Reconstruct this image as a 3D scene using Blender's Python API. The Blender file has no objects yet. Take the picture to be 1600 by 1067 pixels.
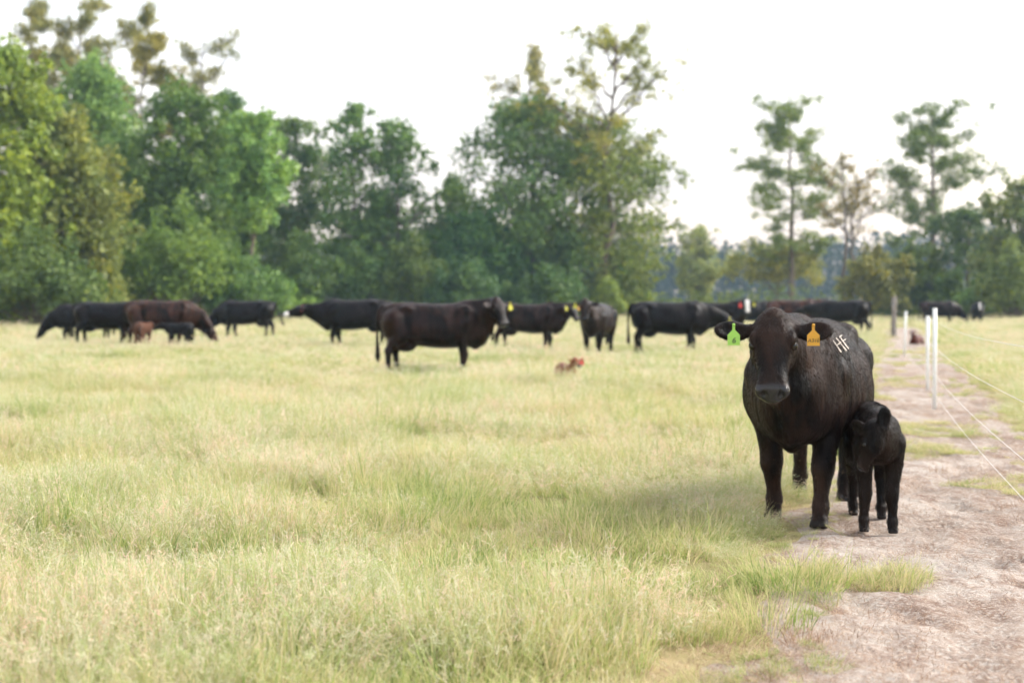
import bpy, math, random
import numpy as np
from mathutils import Vector, Matrix
from mathutils.bvhtree import BVHTree

S = bpy.context.scene
COL = S.collection
R = math.radians

# ------------------------------------------------------------------ camera
FPX = 2222.2          # focal length in pixels of a 1600 px wide picture
HOR = 467.0           # horizon row in that picture
CAMZ = 1.5
cam_d = bpy.data.cameras.new('camera')
cam = bpy.data.objects.new('camera', cam_d); COL.objects.link(cam)
cam.location = (0, 0, CAMZ)
PITCH = math.atan((533.5 - HOR) / FPX)
cam.rotation_euler = (R(90) - PITCH, 0, 0)
cam_d.lens = 50; cam_d.sensor_width = 36
cam_d.clip_start = 0.1; cam_d.clip_end = 5000
cam_d.dof.use_dof = True
cam_d.dof.focus_distance = 7.9
cam_d.dof.aperture_fstop = 1.8
S.camera = cam

# ------------------------------------------------------------------ light
SUN_EL, SUN_AZ = 36.0, 74.0     # azimuth measured from the view axis (+Y) towards +X
w = bpy.data.worlds.new('World'); S.world = w; w.use_nodes = True
nt = w.node_tree; nt.nodes.clear()
def WN(t, **k):
    n = nt.nodes.new(t)
    for a, b in k.items(): setattr(n, a, b)
    return n
wo = WN('ShaderNodeOutputWorld'); bg = WN('ShaderNodeBackground'); bg.inputs['Strength'].default_value = 0.1
sky = WN('ShaderNodeTexSky', sky_type='NISHITA', sun_disc=False)
sky.sun_elevation = R(SUN_EL); sky.sun_rotation = R(SUN_AZ); sky.altitude = 50
sky.air_density = 1.2; sky.dust_density = 3.0; sky.ozone_density = 1.0
tc = WN('ShaderNodeTexCoord'); mp = WN('ShaderNodeMapping'); mp.inputs['Scale'].default_value = (1.0, 1.0, 3.2)
nz = WN('ShaderNodeTexNoise'); nz.inputs['Scale'].default_value = 2.3; nz.inputs['Detail'].default_value = 5; nz.inputs['Roughness'].default_value = .5
cr = WN('ShaderNodeValToRGB')     # cloud deck: grey-lavender bellies to white
cr.color_ramp.elements[0].position = .36; cr.color_ramp.elements[0].color = (.50, .52, .58, 1)
cr.color_ramp.elements[1].position = .60; cr.color_ramp.elements[1].color = (1.0, 1.0, 1.0, 1)
sc_ = WN('ShaderNodeVectorMath', operation='SCALE'); sc_.inputs['Scale'].default_value = 3.2
mx = WN('ShaderNodeMix', data_type='RGBA'); mx.inputs[0].default_value = .86
nt.links.new(tc.outputs['Generated'], mp.inputs['Vector']); nt.links.new(mp.outputs[0], nz.inputs['Vector'])
sep = WN('ShaderNodeSeparateXYZ'); nt.links.new(tc.outputs['Generated'], sep.inputs[0])
lowf = WN('ShaderNodeMapRange'); nt.links.new(sep.outputs['Z'], lowf.inputs['Value']); lowf.inputs['From Min'].default_value = .20; lowf.inputs['From Max'].default_value = .0
warm = WN('ShaderNodeMix', data_type='RGBA', blend_type='MULTIPLY'); warm.inputs[7].default_value = (1.28, 1.02, .84, 1); nt.links.new(lowf.outputs[0], warm.inputs[0])
nt.links.new(nz.outputs[0], cr.inputs[0]); nt.links.new(cr.outputs[0], warm.inputs[6]); nt.links.new(warm.outputs[2], sc_.inputs[0])
nt.links.new(sky.outputs[0], mx.inputs[6]); nt.links.new(sc_.outputs[0], mx.inputs[7])
nt.links.new(mx.outputs[2], bg.inputs[0]); nt.links.new(bg.outputs[0], wo.inputs[0])

sun_d = bpy.data.lights.new('sun', 'SUN'); sun_d.energy = 1.3; sun_d.angle = R(28); sun_d.color = (1.0, .95, .89)
sun = bpy.data.objects.new('sun', sun_d); COL.objects.link(sun)
sdir = Vector((math.sin(R(SUN_AZ)) * math.cos(R(SUN_EL)), math.cos(R(SUN_AZ)) * math.cos(R(SUN_EL)), math.sin(R(SUN_EL))))
sun.rotation_euler = sdir.to_track_quat('Z', 'Y').to_euler(); sun.location = (20, 30, 40)

vs = S.view_settings
vs.view_transform = 'Standard'; vs.look = 'None'; vs.exposure = 2.42; vs.gamma = 1.0; vs.use_curve_mapping = False
S.cycles.use_denoising = True; S.cycles.use_adaptive_sampling = True; S.cycles.adaptive_threshold = .03; S.cycles.adaptive_min_samples = 24
S.cycles.max_bounces = 5; S.cycles.diffuse_bounces = 2; S.cycles.glossy_bounces = 2
S.cycles.transmission_bounces = 4; S.cycles.transparent_max_bounces = 4; S.cycles.volume_bounces = 1
S.cycles.caustics_reflective = False; S.cycles.caustics_refractive = False
S.cycles.sample_clamp_indirect = 6.0

# ------------------------------------------------------------------ helpers
RNG = np.random.default_rng(7)
def gx(px, d): return (px - 800.0) / FPX * d
def depth(y): return CAMZ * FPX / (y - HOR)
def hgt(y, d): return CAMZ - (y - HOR) / FPX * d

_PERM = np.random.default_rng(11).random((256, 256)).astype(np.float32)
def vnoise(x, y):
    x = np.asarray(x, float); y = np.asarray(y, float)
    xi = np.floor(x).astype(int); yi = np.floor(y).astype(int)
    fx = x - xi; fy = y - yi; fx = fx * fx * (3 - 2 * fx); fy = fy * fy * (3 - 2 * fy)
    a = _PERM[xi & 255, yi & 255]; b = _PERM[(xi + 1) & 255, yi & 255]
    c = _PERM[xi & 255, (yi + 1) & 255]; d = _PERM[(xi + 1) & 255, (yi + 1) & 255]
    return (a * (1 - fx) + b * fx) * (1 - fy) + (c * (1 - fx) + d * fx) * fy
def fbm(x, y, o=4):
    s = 0; a = .5; t = 0
    for i in range(o):
        s = s + a * vnoise(np.asarray(x) * 2 ** i + 17.3 * i, np.asarray(y) * 2 ** i + 5.1 * i); t += a; a *= .5
    return s / t

def path_l(y): return .98 + (y - 5.6) * 0.278
def path_r(y): return 2.95 + (y - 5.6) * 0.262
def path_in(x, y):
    """signed fraction: >0 inside the bare track (metres from the nearest edge, ragged)"""
    y = np.asarray(y, float); x = np.asarray(x, float)
    n = (fbm(x * 1.3, y * .9, 4) - .5) * .75
    return np.minimum(x - path_l(y), path_r(y) - x) + n
def gz(x, y, dip=0.0):
    x = np.asarray(x, float); y = np.asarray(y, float)
    if dip: return gz(x, y) - dip * np.clip(path_in(x, y) / .3, 0, 1)
    far = np.clip((np.hypot(x, y) - 8) / 40, 0, 1)
    return (fbm(x * .35, y * .35, 3) - .5) * .06 + (fbm(x * .06 + 9, y * .06, 2) - .5) * .25 * far - .03 * np.clip(path_in(x, y), 0, .6)

def mesh_np(name, v, f, smooth=True):
    """f: (M,3) or (M,4) int array, or a list of such arrays"""
    if not isinstance(f, (list, tuple)): f = [f]
    f = [np.asarray(a, np.int32) for a in f if len(a)]
    me = bpy.data.meshes.new(name)
    v = np.asarray(v, np.float32)
    me.vertices.add(len(v)); me.vertices.foreach_set('co', v.ravel())
    nl = sum(a.size for a in f); npoly = sum(len(a) for a in f)
    me.loops.add(nl); me.polygons.add(npoly)
    me.loops.foreach_set('vertex_index', np.concatenate([a.ravel() for a in f]))
    tot = np.concatenate([np.full(len(a), a.shape[1], np.int32) for a in f])
    st = np.concatenate([[0], np.cumsum(tot)[:-1]]).astype(np.int32)
    me.polygons.foreach_set('loop_start', st)
    try: me.polygons.foreach_set('loop_total', tot)
    except Exception: pass
    me.polygons.foreach_set('use_smooth', np.full(npoly, smooth, bool))
    me.update(calc_edges=True); me.validate()
    return me
def attr(me, name, data):
    a = me.attributes.new(name, 'FLOAT', 'POINT'); a.data.foreach_set('value', np.asarray(data, np.float32).ravel())
def obj(name, me, mat=None, parent=None, loc=(0, 0, 0), rz=0):
    o = bpy.data.objects.new(name, me); COL.objects.link(o)
    if mat is not None and me is not None and len(me.materials) == 0: me.materials.append(mat)
    o.location = loc; o.rotation_euler = (0, 0, rz)
    if parent is not None: o.parent = parent
    return o
def tag(o, label=None, cat=None, group=None, kind=None):
    if label: o['label'] = label
    if cat: o['category'] = cat
    if group: o['group'] = group
    if kind: o['kind'] = kind
    return o
def empty(name, loc=(0, 0, 0), rz=0):
    o = bpy.data.objects.new(name, None); COL.objects.link(o); o.location = loc; o.rotation_euler = (0, 0, rz)
    o.empty_display_size = .2
    return o
class MB:
    def __init__(s): s.v = []; s.q = []; s.t = []; s.n = 0
    def add(s, v, q=(), t=()):
        v = np.asarray(v, float).reshape(-1, 3)
        if len(q): s.q.append(np.asarray(q, int) + s.n)
        if len(t): s.t.append(np.asarray(t, int) + s.n)
        s.v.append(v); s.n += len(v)
    def tube(s, pts, rad, seg=7, cap=True):
        pts = np.asarray(pts, float); n = len(pts); rad = np.broadcast_to(np.asarray(rad, float), (n,))
        tg = np.gradient(pts, axis=0); tg /= np.linalg.norm(tg, axis=1)[:, None] + 1e-9
        ref = np.array([0, 0, 1.]) if abs(tg[0, 2]) < .9 else np.array([1., 0, 0])
        a = np.linspace(0, 2 * np.pi, seg, endpoint=False); V = []
        for p, t, r in zip(pts, tg, rad):
            u = np.cross(ref, t); u /= np.linalg.norm(u) + 1e-9; w_ = np.cross(t, u)
            V.append(p + r * (np.cos(a)[:, None] * u + np.sin(a)[:, None] * w_))
        V = np.concatenate(V); Q = []
        for i in range(n - 1):
            for j in range(seg):
                k = (j + 1) % seg; Q.append((i * seg + j, i * seg + k, (i + 1) * seg + k, (i + 1) * seg + j))
        T = []
        if cap:
            V = np.concatenate([V, pts[:1], pts[-1:]]); b = n * seg
            for j in range(seg):
                k = (j + 1) % seg
                T.append((b, k, j)); T.append((b + 1, (n - 1) * seg + j, (n - 1) * seg + k))
        s.add(V, Q, T)
    def mesh(s, name, smooth=True):
        return mesh_np(name, np.concatenate(s.v), [np.concatenate(a) for a in (s.q, s.t) if a], smooth)

# ------------------------------------------------------------------ materials
def mat(name):
    m = bpy.data.materials.new(name); m.use_nodes = True; m.node_tree.nodes.clear()
    t = m.node_tree; o = t.nodes.new('ShaderNodeOutputMaterial')
    class N: pass
    k = N(); k.m = m; k.t = t; k.out = o
    def n(tp, ins=None, **kw):
        x = t.nodes.new(tp)
        for a, b in kw.items(): setattr(x, a, b)
        for a, b in (ins or {}).items():
            if isinstance(b, bpy.types.NodeSocket): t.links.new(b, x.inputs[a])
            else: x.inputs[a].default_value = b
        return x
    k.n = n
    def ramp(fac, stops):
        x = n('ShaderNodeValToRGB', {0: fac}); e = x.color_ramp.elements
        while len(e) < len(stops): e.new(.5)
        for i, (p, c) in enumerate(stops): e[i].position = p; e[i].color = (*c, 1)
        return x.outputs[0]
    k.ramp = ramp
    def mix(fac, a, b, mode='MIX'):
        x = n('ShaderNodeMix', {0: fac, 6: a if isinstance(a, bpy.types.NodeSocket) else (*a, 1), 7: b if isinstance(b, bpy.types.NodeSocket) else (*b, 1)}, data_type='RGBA', blend_type=mode)
        return x.outputs[2]
    k.mix = mix
    def math_(op, a, b=0.0, c=0.0):
        return n('ShaderNodeMath', {0: a, 1: b, 2: c}, operation=op).outputs[0]
    k.math = math_
    def pos(scale=(1, 1, 1)):
        g = n('ShaderNodeNewGeometry'); q = n('ShaderNodeMapping', {0: g.outputs['Position'], 'Scale': scale}); return q.outputs[0]
    k.pos = pos
    def noise(vec, sc, det=3, rough=.5):
        return n('ShaderNodeTexNoise', {'Vector': vec, 'Scale': sc, 'Detail': det, 'Roughness': rough}).outputs[0]
    k.noise = noise
    def at(name): return n('ShaderNodeAttribute', attribute_name=name).outputs['Fac']
    k.at = at
    def done(sh): t.links.new(sh, o.inputs[0]); return m
    k.done = done
    return k

def leafy(k, col, trans=.35, tcol=None, rough=.6):
    d = k.n('ShaderNodeBsdfPrincipled', {'Base Color': col, 'Roughness': rough, 'Specular IOR Level': .25})
    tr = k.n('ShaderNodeBsdfTranslucent', {0: tcol if tcol is not None else col})
    return k.n('ShaderNodeMixShader', {0: trans, 1: d.outputs[0], 2: tr.outputs[0]}).outputs[0]

def m_green_grass():
    k = mat('green_grass'); p = k.pos((1, 1, 0))
    big = k.noise(p, .55, 3); sm = k.noise(p, 2.3, 3); rn = k.at('rnd'); tt = k.at('tt')
    f = k.math('ADD', k.math('ADD', k.math('MULTIPLY', big, 1.5), -.30), k.math('MULTIPLY', sm, .5))
    f = k.math('ADD', f, k.math('MULTIPLY', rn, .75))
    c = k.ramp(k.math('MULTIPLY', f, .50), [(.30, (.08, .20, .022)), (.41, (.23, .36, .055)), (.51, (.44, .46, .15)), (.61, (.68, .57, .34))])
    c = k.mix(k.math('MULTIPLY', tt, .5), c, (.60, .58, .30))
    return k.done(leafy(k, c, .4))
def m_seed_grass():
    k = mat('seed_grass'); p = k.pos((1, 1, 0))
    big = k.noise(p, .45, 3); rn = k.at('rnd'); tt = k.at('tt')
    f = k.math('ADD', k.math('ADD', k.math('MULTIPLY', big, 1.1), -.25), k.math('MULTIPLY', rn, .65))
    c = k.ramp(k.math('MULTIPLY', f, .72), [(.24, (.42, .50, .20)), (.40, (.66, .66, .45)), (.52, (.80, .73, .58)), (.64, (.84, .60, .48))])
    c = k.mix(k.math('SUBTRACT', 1.0, tt), c, (.40, .44, .14))
    return k.done(leafy(k, c, .4))
def m_dry_grass():
    k = mat('dry_grass'); rn = k.at('rnd')
    c = k.ramp(rn, [(0, (.18, .10, .06)), (.4, (.38, .23, .15)), (1, (.66, .52, .38))])
    return k.done(leafy(k, c, .25))
def m_ground():
    k = mat('pasture_soil'); p = k.pos()
    a = k.noise(p, .5, 4); b = k.noise(p, 7, 5, .65)
    c = k.ramp(a, [(.35, (.22, .22, .08)), (.55, (.34, .29, .14)), (.7, (.42, .32, .20))])
    c = k.mix(k.math('MULTIPLY', b, .55), c, (.20, .17, .08))
    bp = k.n('ShaderNodeBump', {'Height': b, 'Strength': .8, 'Distance': .05})
    s = k.n('ShaderNodeBsdfPrincipled', {'Base Color': c, 'Roughness': .95, 'Specular IOR Level': .1, 'Normal': bp.outputs[0]})
    return k.done(s.outputs[0])
def m_path():
    k = mat('bare_dirt'); p = k.pos(); ps = k.pos((1, .55, 1))
    a = k.noise(ps, 1.1, 5, .6); b = k.noise(p, 9, 6, .7); c2 = k.noise(p, 38, 4, .7); d = k.noise(ps, 3.3, 5, .65)
    c = k.ramp(a, [(.30, (.28, .21, .165)), (.48, (.385, .315, .265)), (.62, (.46, .40, .35)), (.75, (.38, .315, .265))])
    c = k.mix(k.ramp(d, [(.46, (0, 0, 0)), (.64, (1, 1, 1))]), c, (.22, .15, .115))
    c = k.mix(k.ramp(b, [(.50, (0, 0, 0)), (.72, (.85, .85, .85))]), c, (.24, .15, .10))
    c = k.mix(k.ramp(c2, [(.42, (.5, .5, .5)), (.5, (0, 0, 0))]), c, (.52, .48, .43))
    h = k.math('ADD', k.math('MULTIPLY', b, 1.0), k.math('MULTIPLY', c2, .4))
    bp = k.n('ShaderNodeBump', {'Height': h, 'Strength': 1.0, 'Distance': .04})
    s = k.n('ShaderNodeBsdfPrincipled', {'Base Color': c, 'Roughness': .95, 'Specular IOR Level': .1, 'Normal': bp.outputs[0]})
    return k.done(s.outputs[0])
def m_leaf(name='leaf', trans=.38):
    k = mat(name); oi = k.n('ShaderNodeObjectInfo'); rn = k.at('rnd'); p = k.pos()
    n1 = k.noise(p, .35, 3)
    col = k.mix(1.0, oi.outputs['Color'], k.ramp(rn, [(0, (.42, .45, .42)), (.5, (.75, .75, .72)), (.85, (1, .95, .75)), (1, (1, .85, .45))]), 'MULTIPLY')
    col = k.mix(1.0, col, k.ramp(n1, [(.3, (.60, .68, .60)), (.7, (1, .93, .58))]), 'MULTIPLY')
    return k.done(leafy(k, col, trans, rough=.5))
def m_bark():
    k = mat('bark'); p = k.pos((1, 1, .25)); n1 = k.noise(p, 6, 5, .7)
    c = k.ramp(n1, [(.3, (.07, .05, .04)), (.7, (.24, .19, .15))])
    bp = k.n('ShaderNodeBump', {'Height': n1, 'Strength': .8, 'Distance': .05})
    return k.done(k.n('ShaderNodeBsdfPrincipled', {'Base Color': c, 'Roughness': .9, 'Normal': bp.outputs[0]}).outputs[0])
def m_coat():
    k = mat('cattle_coat'); oi = k.n('ShaderNodeObjectInfo')
    tcn = k.n('ShaderNodeTexCoord'); ob = tcn.outputs['Object']
    st = k.n('ShaderNodeMapping', {0: ob, 'Scale': (7, 7, 1.6)}).outputs[0]
    hair = k.n('ShaderNodeMapping', {0: ob, 'Scale': (120, 120, 22)}).outputs[0]
    n1 = k.noise(ob, 2.2, 4); n2 = k.noise(st, 1.6, 3); n3 = k.noise(hair, 1.0, 3, .6)
    f = k.math('MULTIPLY', k.math('ADD', n1, n2), .5)
    base = k.mix(k.math('MAXIMUM', k.ramp(f, [(.40, (0, 0, 0)), (.64, (1, 1, 1))]), oi.outputs['Alpha']), (.0026, .0021, .0024), oi.outputs['Color'])
    base = k.mix(1.0, base, k.mix(n3, (.35, .35, .35), (1.75, 1.65, 1.6)), 'MULTIPLY')
    mud = k.math('MULTIPLY', k.ramp(k.noise(ob, 26, 4, .6), [(.64, (0, 0, 0)), (.70, (1, 1, 1))]), k.at('shank'))
    base = k.mix(mud, base, (.16, .12, .07))
    wm = k.at('white'); nm = k.at('nose'); hm = k.at('hoof')
    base = k.mix(wm, base, (.80, .78, .76)); base = k.mix(nm, base, (.018, .018, .022)); base = k.mix(hm, base, (.020, .016, .014))
    h = k.math('ADD', k.math('MULTIPLY', n2, .9), k.math('MULTIPLY', n3, .16))
    bp = k.n('ShaderNodeBump', {'Height': h, 'Strength': .55, 'Distance': .05})
    rg = k.math('SUBTRACT', .42, k.math('MULTIPLY', nm, .22))
    s = k.n('ShaderNodeBsdfPrincipled', {'Base Color': base, 'Roughness': rg, 'Specular IOR Level': k.math('ADD', .12, k.math('MULTIPLY', nm, .3)), 'Sheen Weight': .022, 'Sheen Roughness': .4, 'Sheen Tint': (.62, .40, .30, 1), 'Normal': bp.outputs[0]})
    return k.done(s.outputs[0])
def m_plain(name, col, rough=.5, spec=.5, nz_=0.0, sc=20):
    k = mat(name)
    c = k.mix(k.math('MULTIPLY', k.noise(k.pos(), sc, 4, .6), nz_), col, tuple(x * .35 for x in col))
    return k.done(k.n('ShaderNodeBsdfPrincipled', {'Base Color': c, 'Roughness': rough, 'Specular IOR Level': spec}).outputs[0])
M_GREEN, M_SEED, M_DRY = m_green_grass(), m_seed_grass(), m_dry_grass()
M_GROUND, M_PATH = m_ground(), m_path()
M_LEAF = m_leaf(); M_BARK = m_bark(); M_COAT = m_coat()
M_EYE = m_plain('eye', (.006, .005, .005), .08, .6)
M_LIME = m_plain('lime_tag', (.34, .64, .11), .45, .4, .2, 60)
M_AMBER = m_plain('amber_tag', (.66, .34, .03), .45, .4, .2, 60)
M_YELLOW = m_plain('yellow_tag', (.55, .53, .06), .45, .4, .1)
M_REDTAG = m_plain('red_tag', (.62, .06, .06), .35, .4, .1)
M_INK = m_plain('marker_ink', (.02, .03, .02), .6)
M_BRAND = m_plain('brand_hair', (.60, .54, .48), .9, .1, .8, 140)
M_POST = m_plain('white_plastic', (.82, .83, .83), .35, .5, .12, 9)
M_WIRE = m_plain('polywire', (.80, .78, .74), .5)
M_WOOD = m_plain('weathered_wood', (.28, .25, .23), .9, .2, .7, 14)
M_CLIP = m_plain('clip_plastic', (.05, .05, .05), .4)

# ------------------------------------------------------------------ ground
def axis_pts(a, b, fine, lim_lo, lim_hi):
    p = list(np.arange(a, b + 1e-6, fine)); s = fine
    x = b
    while x < lim_hi: s *= 1.18; x += s; p.append(x)
    s = fine; x = a
    while x > lim_lo: s *= 1.18; x -= s; p.insert(0, x)
    return np.array(p)
def grid_mesh(name, X, Y, Z):
    n, m = X.shape
    v = np.stack([X, Y, Z], -1).reshape(-1, 3)
    i = np.arange(n * m).reshape(n, m)
    q = np.stack([i[:-1, :-1], i[1:, :-1], i[1:, 1:], i[:-1, 1:]], -1).reshape(-1, 4)
    return mesh_np(name, v, q)
gxs = axis_pts(-14, 14, .22, -1600, 1600); gys = axis_pts(2, 34, .22, -300, 2400)
GX, GY = np.meshgrid(gxs, gys, indexing='ij')
tag(obj('pasture_ground', grid_mesh('pasture_ground', GX, GY, gz(GX, GY, .12)), M_GROUND), kind='structure')
# bare track along the fence: a strip that dips under the pasture at its ragged rim
pu = np.linspace(-.75, 1.75, 130); pyv = np.concatenate([np.arange(-3, 16, .045), np.arange(16, 75, .16)])
PU, PY = np.meshgrid(pu, pyv, indexing='ij'); PX = path_l(PY) + (path_r(PY) - path_l(PY)) * PU
pin = path_in(PX, PY)
micro = (fbm(PX * 5, PY * 5, 4) - .5) * .060 + (fbm(PX * 13, PY * 13, 2) - .5) * .022 - .03 * np.clip(fbm(PX * 3.1 + 40, PY * 3.1, 2) - .58, 0, .12) / .12
PZ = gz(PX, PY) + np.clip(pin * .12, -.05, .012) + .006 + micro * np.clip(pin * 3, 0, 1)
tag(obj('dirt_track', grid_mesh('dirt_track', PX, PY, PZ), M_PATH), kind='structure')
def floor_z(x, y):
    x = np.asarray(x, float); y = np.asarray(y, float)
    p = path_in(x, y)
    t = gz(x, y)
    mic = (fbm(x * 5, y * 5, 4) - .5) * .060 * np.clip(p * 3, 0, 1)
    return np.where(p > 0, t + np.clip(p * .12, -.05, .012) + .006 + mic, t)

# ------------------------------------------------------------------ grass
def blades(rng, n, h0, h1, w0, w1, spread, lean, seg=3, curl=.6):
    """n curved tapering blades -> verts, quads, tris, tt, rnd"""
    V = []; Q = []; T = []; TT = []; RN = []; b = 0
    for i in range(n):
        h = rng.uniform(h0, h1); wd = rng.uniform(w0, w1)
        r = spread * math.sqrt(rng.random()); a = rng.uniform(0, 2 * np.pi)
        p0 = np.array([r * math.cos(a), r * math.sin(a), -.01])
        az = a + rng.normal(0, .9); ln = abs(rng.normal(lean, lean * .5))
        d = np.array([math.cos(az), math.sin(az), 0]); side = np.array([-d[1], d[0], 0])
        sa = rng.uniform(0, np.pi); side = side * math.cos(sa) + d * math.sin(sa)
        rn = rng.random()
        for j in range(seg + 1):
            t = j / seg; ang = ln * (1 - curl) + ln * curl * 2 * t
            z = h * t * math.cos(min(ang * .6, 1.4)); o = h * t * math.sin(min(ang * .6, 1.5))
            c = p0 + d * o + np.array([0, 0, max(z, .004)]); ww = wd * (1 - t ** 2 * .85) * .5
            if j < seg: V += [c - side * ww, c + side * ww]; TT += [t, t]; RN += [rn, rn]
            else: V.append(c); TT.append(1.); RN.append(rn)
        for j in range(seg - 1): Q.append((b + 2 * j, b + 2 * j + 1, b + 2 * j + 3, b + 2 * j + 2))
        k = b + 2 * (seg - 1); T.append((k, k + 1, k + 2)); b += 2 * seg + 1
    return V, Q, T, TT, RN
def panicles(rng, n, h0, h1, spread, lean, hairs=9, hw=.0011, sw=.0018):
    """airy seed heads: a thin arching stalk with fine side branches in its upper part"""
    V = []; Q = []; T = []; TT = []; RN = []; b = 0
    for i in range(n):
        h = rng.uniform(h0, h1); r = spread * math.sqrt(rng.random()); a = rng.uniform(0, 2 * np.pi)
        p0 = np.array([r * math.cos(a), r * math.sin(a), 0]); az = a + rng.normal(0, 1.0); ln = abs(rng.normal(lean, lean * .5))
        d = np.array([math.cos(az), math.sin(az), 0]); rn = rng.random()
        def cpt(t):
            an = ln * (.3 + 1.2 * t); return p0 + d * h * t * math.sin(min(an, 1.5)) + np.array([0, 0, h * t * math.cos(min(an, 1.45))])
        side = np.array([-d[1], d[0], 0]); sa = rng.uniform(0, np.pi); side = side * math.cos(sa) + d * math.sin(sa)
        for j in range(5):
            t = j / 4; c = cpt(t); V += [c - side * sw * .5, c + side * sw * .5]; TT += [t, t]; RN += [rn, rn]
        for j in range(4): Q.append((b + 2 * j, b + 2 * j + 1, b + 2 * j + 3, b + 2 * j + 2))
        b += 10
        for q in range(hairs):
            t = rng.uniform(.5, 1.0); c = cpt(t); L = h * rng.uniform(.08, .2) * (1.35 - t * .6)
            v = np.array([rng.normal(), rng.normal(), rng.normal() * .6 + .55]); v /= np.linalg.norm(v)
            s2 = np.cross(v, [rng.normal(), rng.normal(), rng.normal()]); s2 /= np.linalg.norm(s2) + 1e-6
            e = c + v * L
            V += [c - s2 * hw * .6, c + s2 * hw * .6, e + s2 * hw, e - s2 * hw]; TT += [t, t, 1., 1.]; RN += [rn] * 4
            Q.append((b, b + 1, b + 2, b + 3)); b += 4
    return V, Q, T, TT, RN
def merge(*parts):
    V = []; Q = []; T = []; TT = []; RN = []
    for (v, q, t, tt, rn) in parts:
        b = len(V); V += v; Q += [tuple(x + b for x in f) for f in q]; T += [tuple(x + b for x in f) for f in t]; TT += tt; RN += rn
    return V, Q, T, TT, RN
def tuft_mesh(name, P, m):
    V, Q, T, TT, RN = P
    me = mesh_np(name, np.array(V), [np.array(a) for a in (Q, T) if len(a)])
    attr(me, 'tt', TT); attr(me, 'rnd', RN); me.materials.append(m); return me
def variants(cname, meshes):
    c = bpy.data.collections.new(cname)
    for i, me in enumerate(meshes):
        o = bpy.data.objects.new('%s_source_%02d' % (cname, i), me); c.objects.link(o)
    return c
rg = np.random.default_rng(3)
NV = 7
C_GREEN = variants('leafy', [tuft_mesh('leafy_patch', merge(blades(rg, 330, .07, .20, .003, .0058, .30, .75), blades(rg, 60, .18, .32, .0035, .0065, .28, .8)), M_GREEN) for i in range(NV)])
C_SEED = variants('seedy', [tuft_mesh('seed_patch', merge(panicles(rg, 115, .12, .27, .32, .65), blades(rg, 170, .09, .24, .0018, .0034, .32, 1.0), blades(rg, 24, .22, .36, .0028, .0042, .30, 1.1)), M_SEED) for i in range(NV)])
C_FARG = variants('leafy_wide', [tuft_mesh('leafy_wide_patch', blades(rg, 240, .07, .17, .008, .014, .55, .8, 2), M_GREEN) for i in range(5)])
C_FARS = variants('seedy_wide', [tuft_mesh('seed_wide_patch', merge(panicles(rg, 80, .12, .25, .58, .6, 6, .004, .005), blades(rg, 130, .08, .20, .005, .009, .55, .9, 2)), M_SEED) for i in range(5)])
C_DRY = variants('litter', [tuft_mesh('litter_tuft', blades(rg, 70, .025, .09, .0014, .0032, .22, 2.1, 3, .3), M_DRY) for i in range(5)])

def scatter_group(c):
    g = bpy.data.node_groups.new('scatter_' + c.name, 'GeometryNodeTree')
    g.interface.new_socket('Geometry', in_out='INPUT', socket_type='NodeSocketGeometry')
    g.interface.new_socket('Geometry', in_out='OUTPUT', socket_type='NodeSocketGeometry')
    N = g.nodes.new; L = g.links.new
    i = N('NodeGroupInput'); o = N('NodeGroupOutput'); ip = N('GeometryNodeInstanceOnPoints'); ci = N('GeometryNodeCollectionInfo')
    ci.inputs[0].default_value = c; ci.inputs['Separate Children'].default_value = True; ci.inputs['Reset Children'].default_value = True
    def na(nm, tp): a = N('GeometryNodeInputNamedAttribute'); a.data_type = tp; a.inputs[0].default_value = nm; return a.outputs[0]
    e2r = N('FunctionNodeEulerToRotation'); L(na('rot', 'FLOAT_VECTOR'), e2r.inputs[0])
    L(i.outputs[0], ip.inputs['Points']); L(ci.outputs[0], ip.inputs['Instance']); ip.inputs['Pick Instance'].default_value = True
    L(na('idx', 'INT'), ip.inputs['Instance Index']); L(e2r.outputs[0], ip.inputs['Rotation']); L(na('scl', 'FLOAT_VECTOR'), ip.inputs['Scale'])
    L(ip.outputs[0], o.inputs[0])
    return g
def scatter(name, c, x, y, scl, label, cat, tilt=.12, seed=1):
    r = np.random.default_rng(seed); n = len(x)
    me = bpy.data.meshes.new(name); me.vertices.add(n)
    me.vertices.foreach_set('co', np.stack([x, y, floor_z(x, y)], -1).astype(np.float32).ravel())
    a = me.attributes.new('rot', 'FLOAT_VECTOR', 'POINT')
    a.data.foreach_set('vector', np.stack([r.normal(0, tilt, n), r.normal(0, tilt, n), r.uniform(0, 6.28, n)], -1).astype(np.float32).ravel())
    a = me.attributes.new('scl', 'FLOAT_VECTOR', 'POINT'); a.data.foreach_set('vector', np.asarray(scl, np.float32).ravel())
    a = me.attributes.new('idx', 'INT', 'POINT'); a.data.foreach_set('value', r.integers(0, len(c.objects), n).astype(np.int32))
    o = obj(name, me); md = o.modifiers.new('scatter', 'NODES'); md.node_group = scatter_group(c)
    return tag(o, label, cat, kind='stuff')
def field_pts(d0, d1, dens, seed, margin=2.5):
    r = np.random.default_rng(seed); hw = .40 * d1 + margin
    n = int((d1 - d0) * 2 * hw * dens); x = r.uniform(-hw, hw, n); y = r.uniform(d0, d1, n)
    k = np.abs(x) < .40 * y + margin
    return x[k], y[k], r
def clumpy(x, y): return fbm(x * .5 + 31, y * .5 + 7, 4)
def grassy(x, y, r, bias=0.0):
    p = path_in(x, y); keep = (np.hypot(x - gx(884, depth(600)), (y - depth(600) + .6) * .7) > .75) & (p < r.normal(-.26 + bias, .14, len(x)))
    return keep
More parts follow.
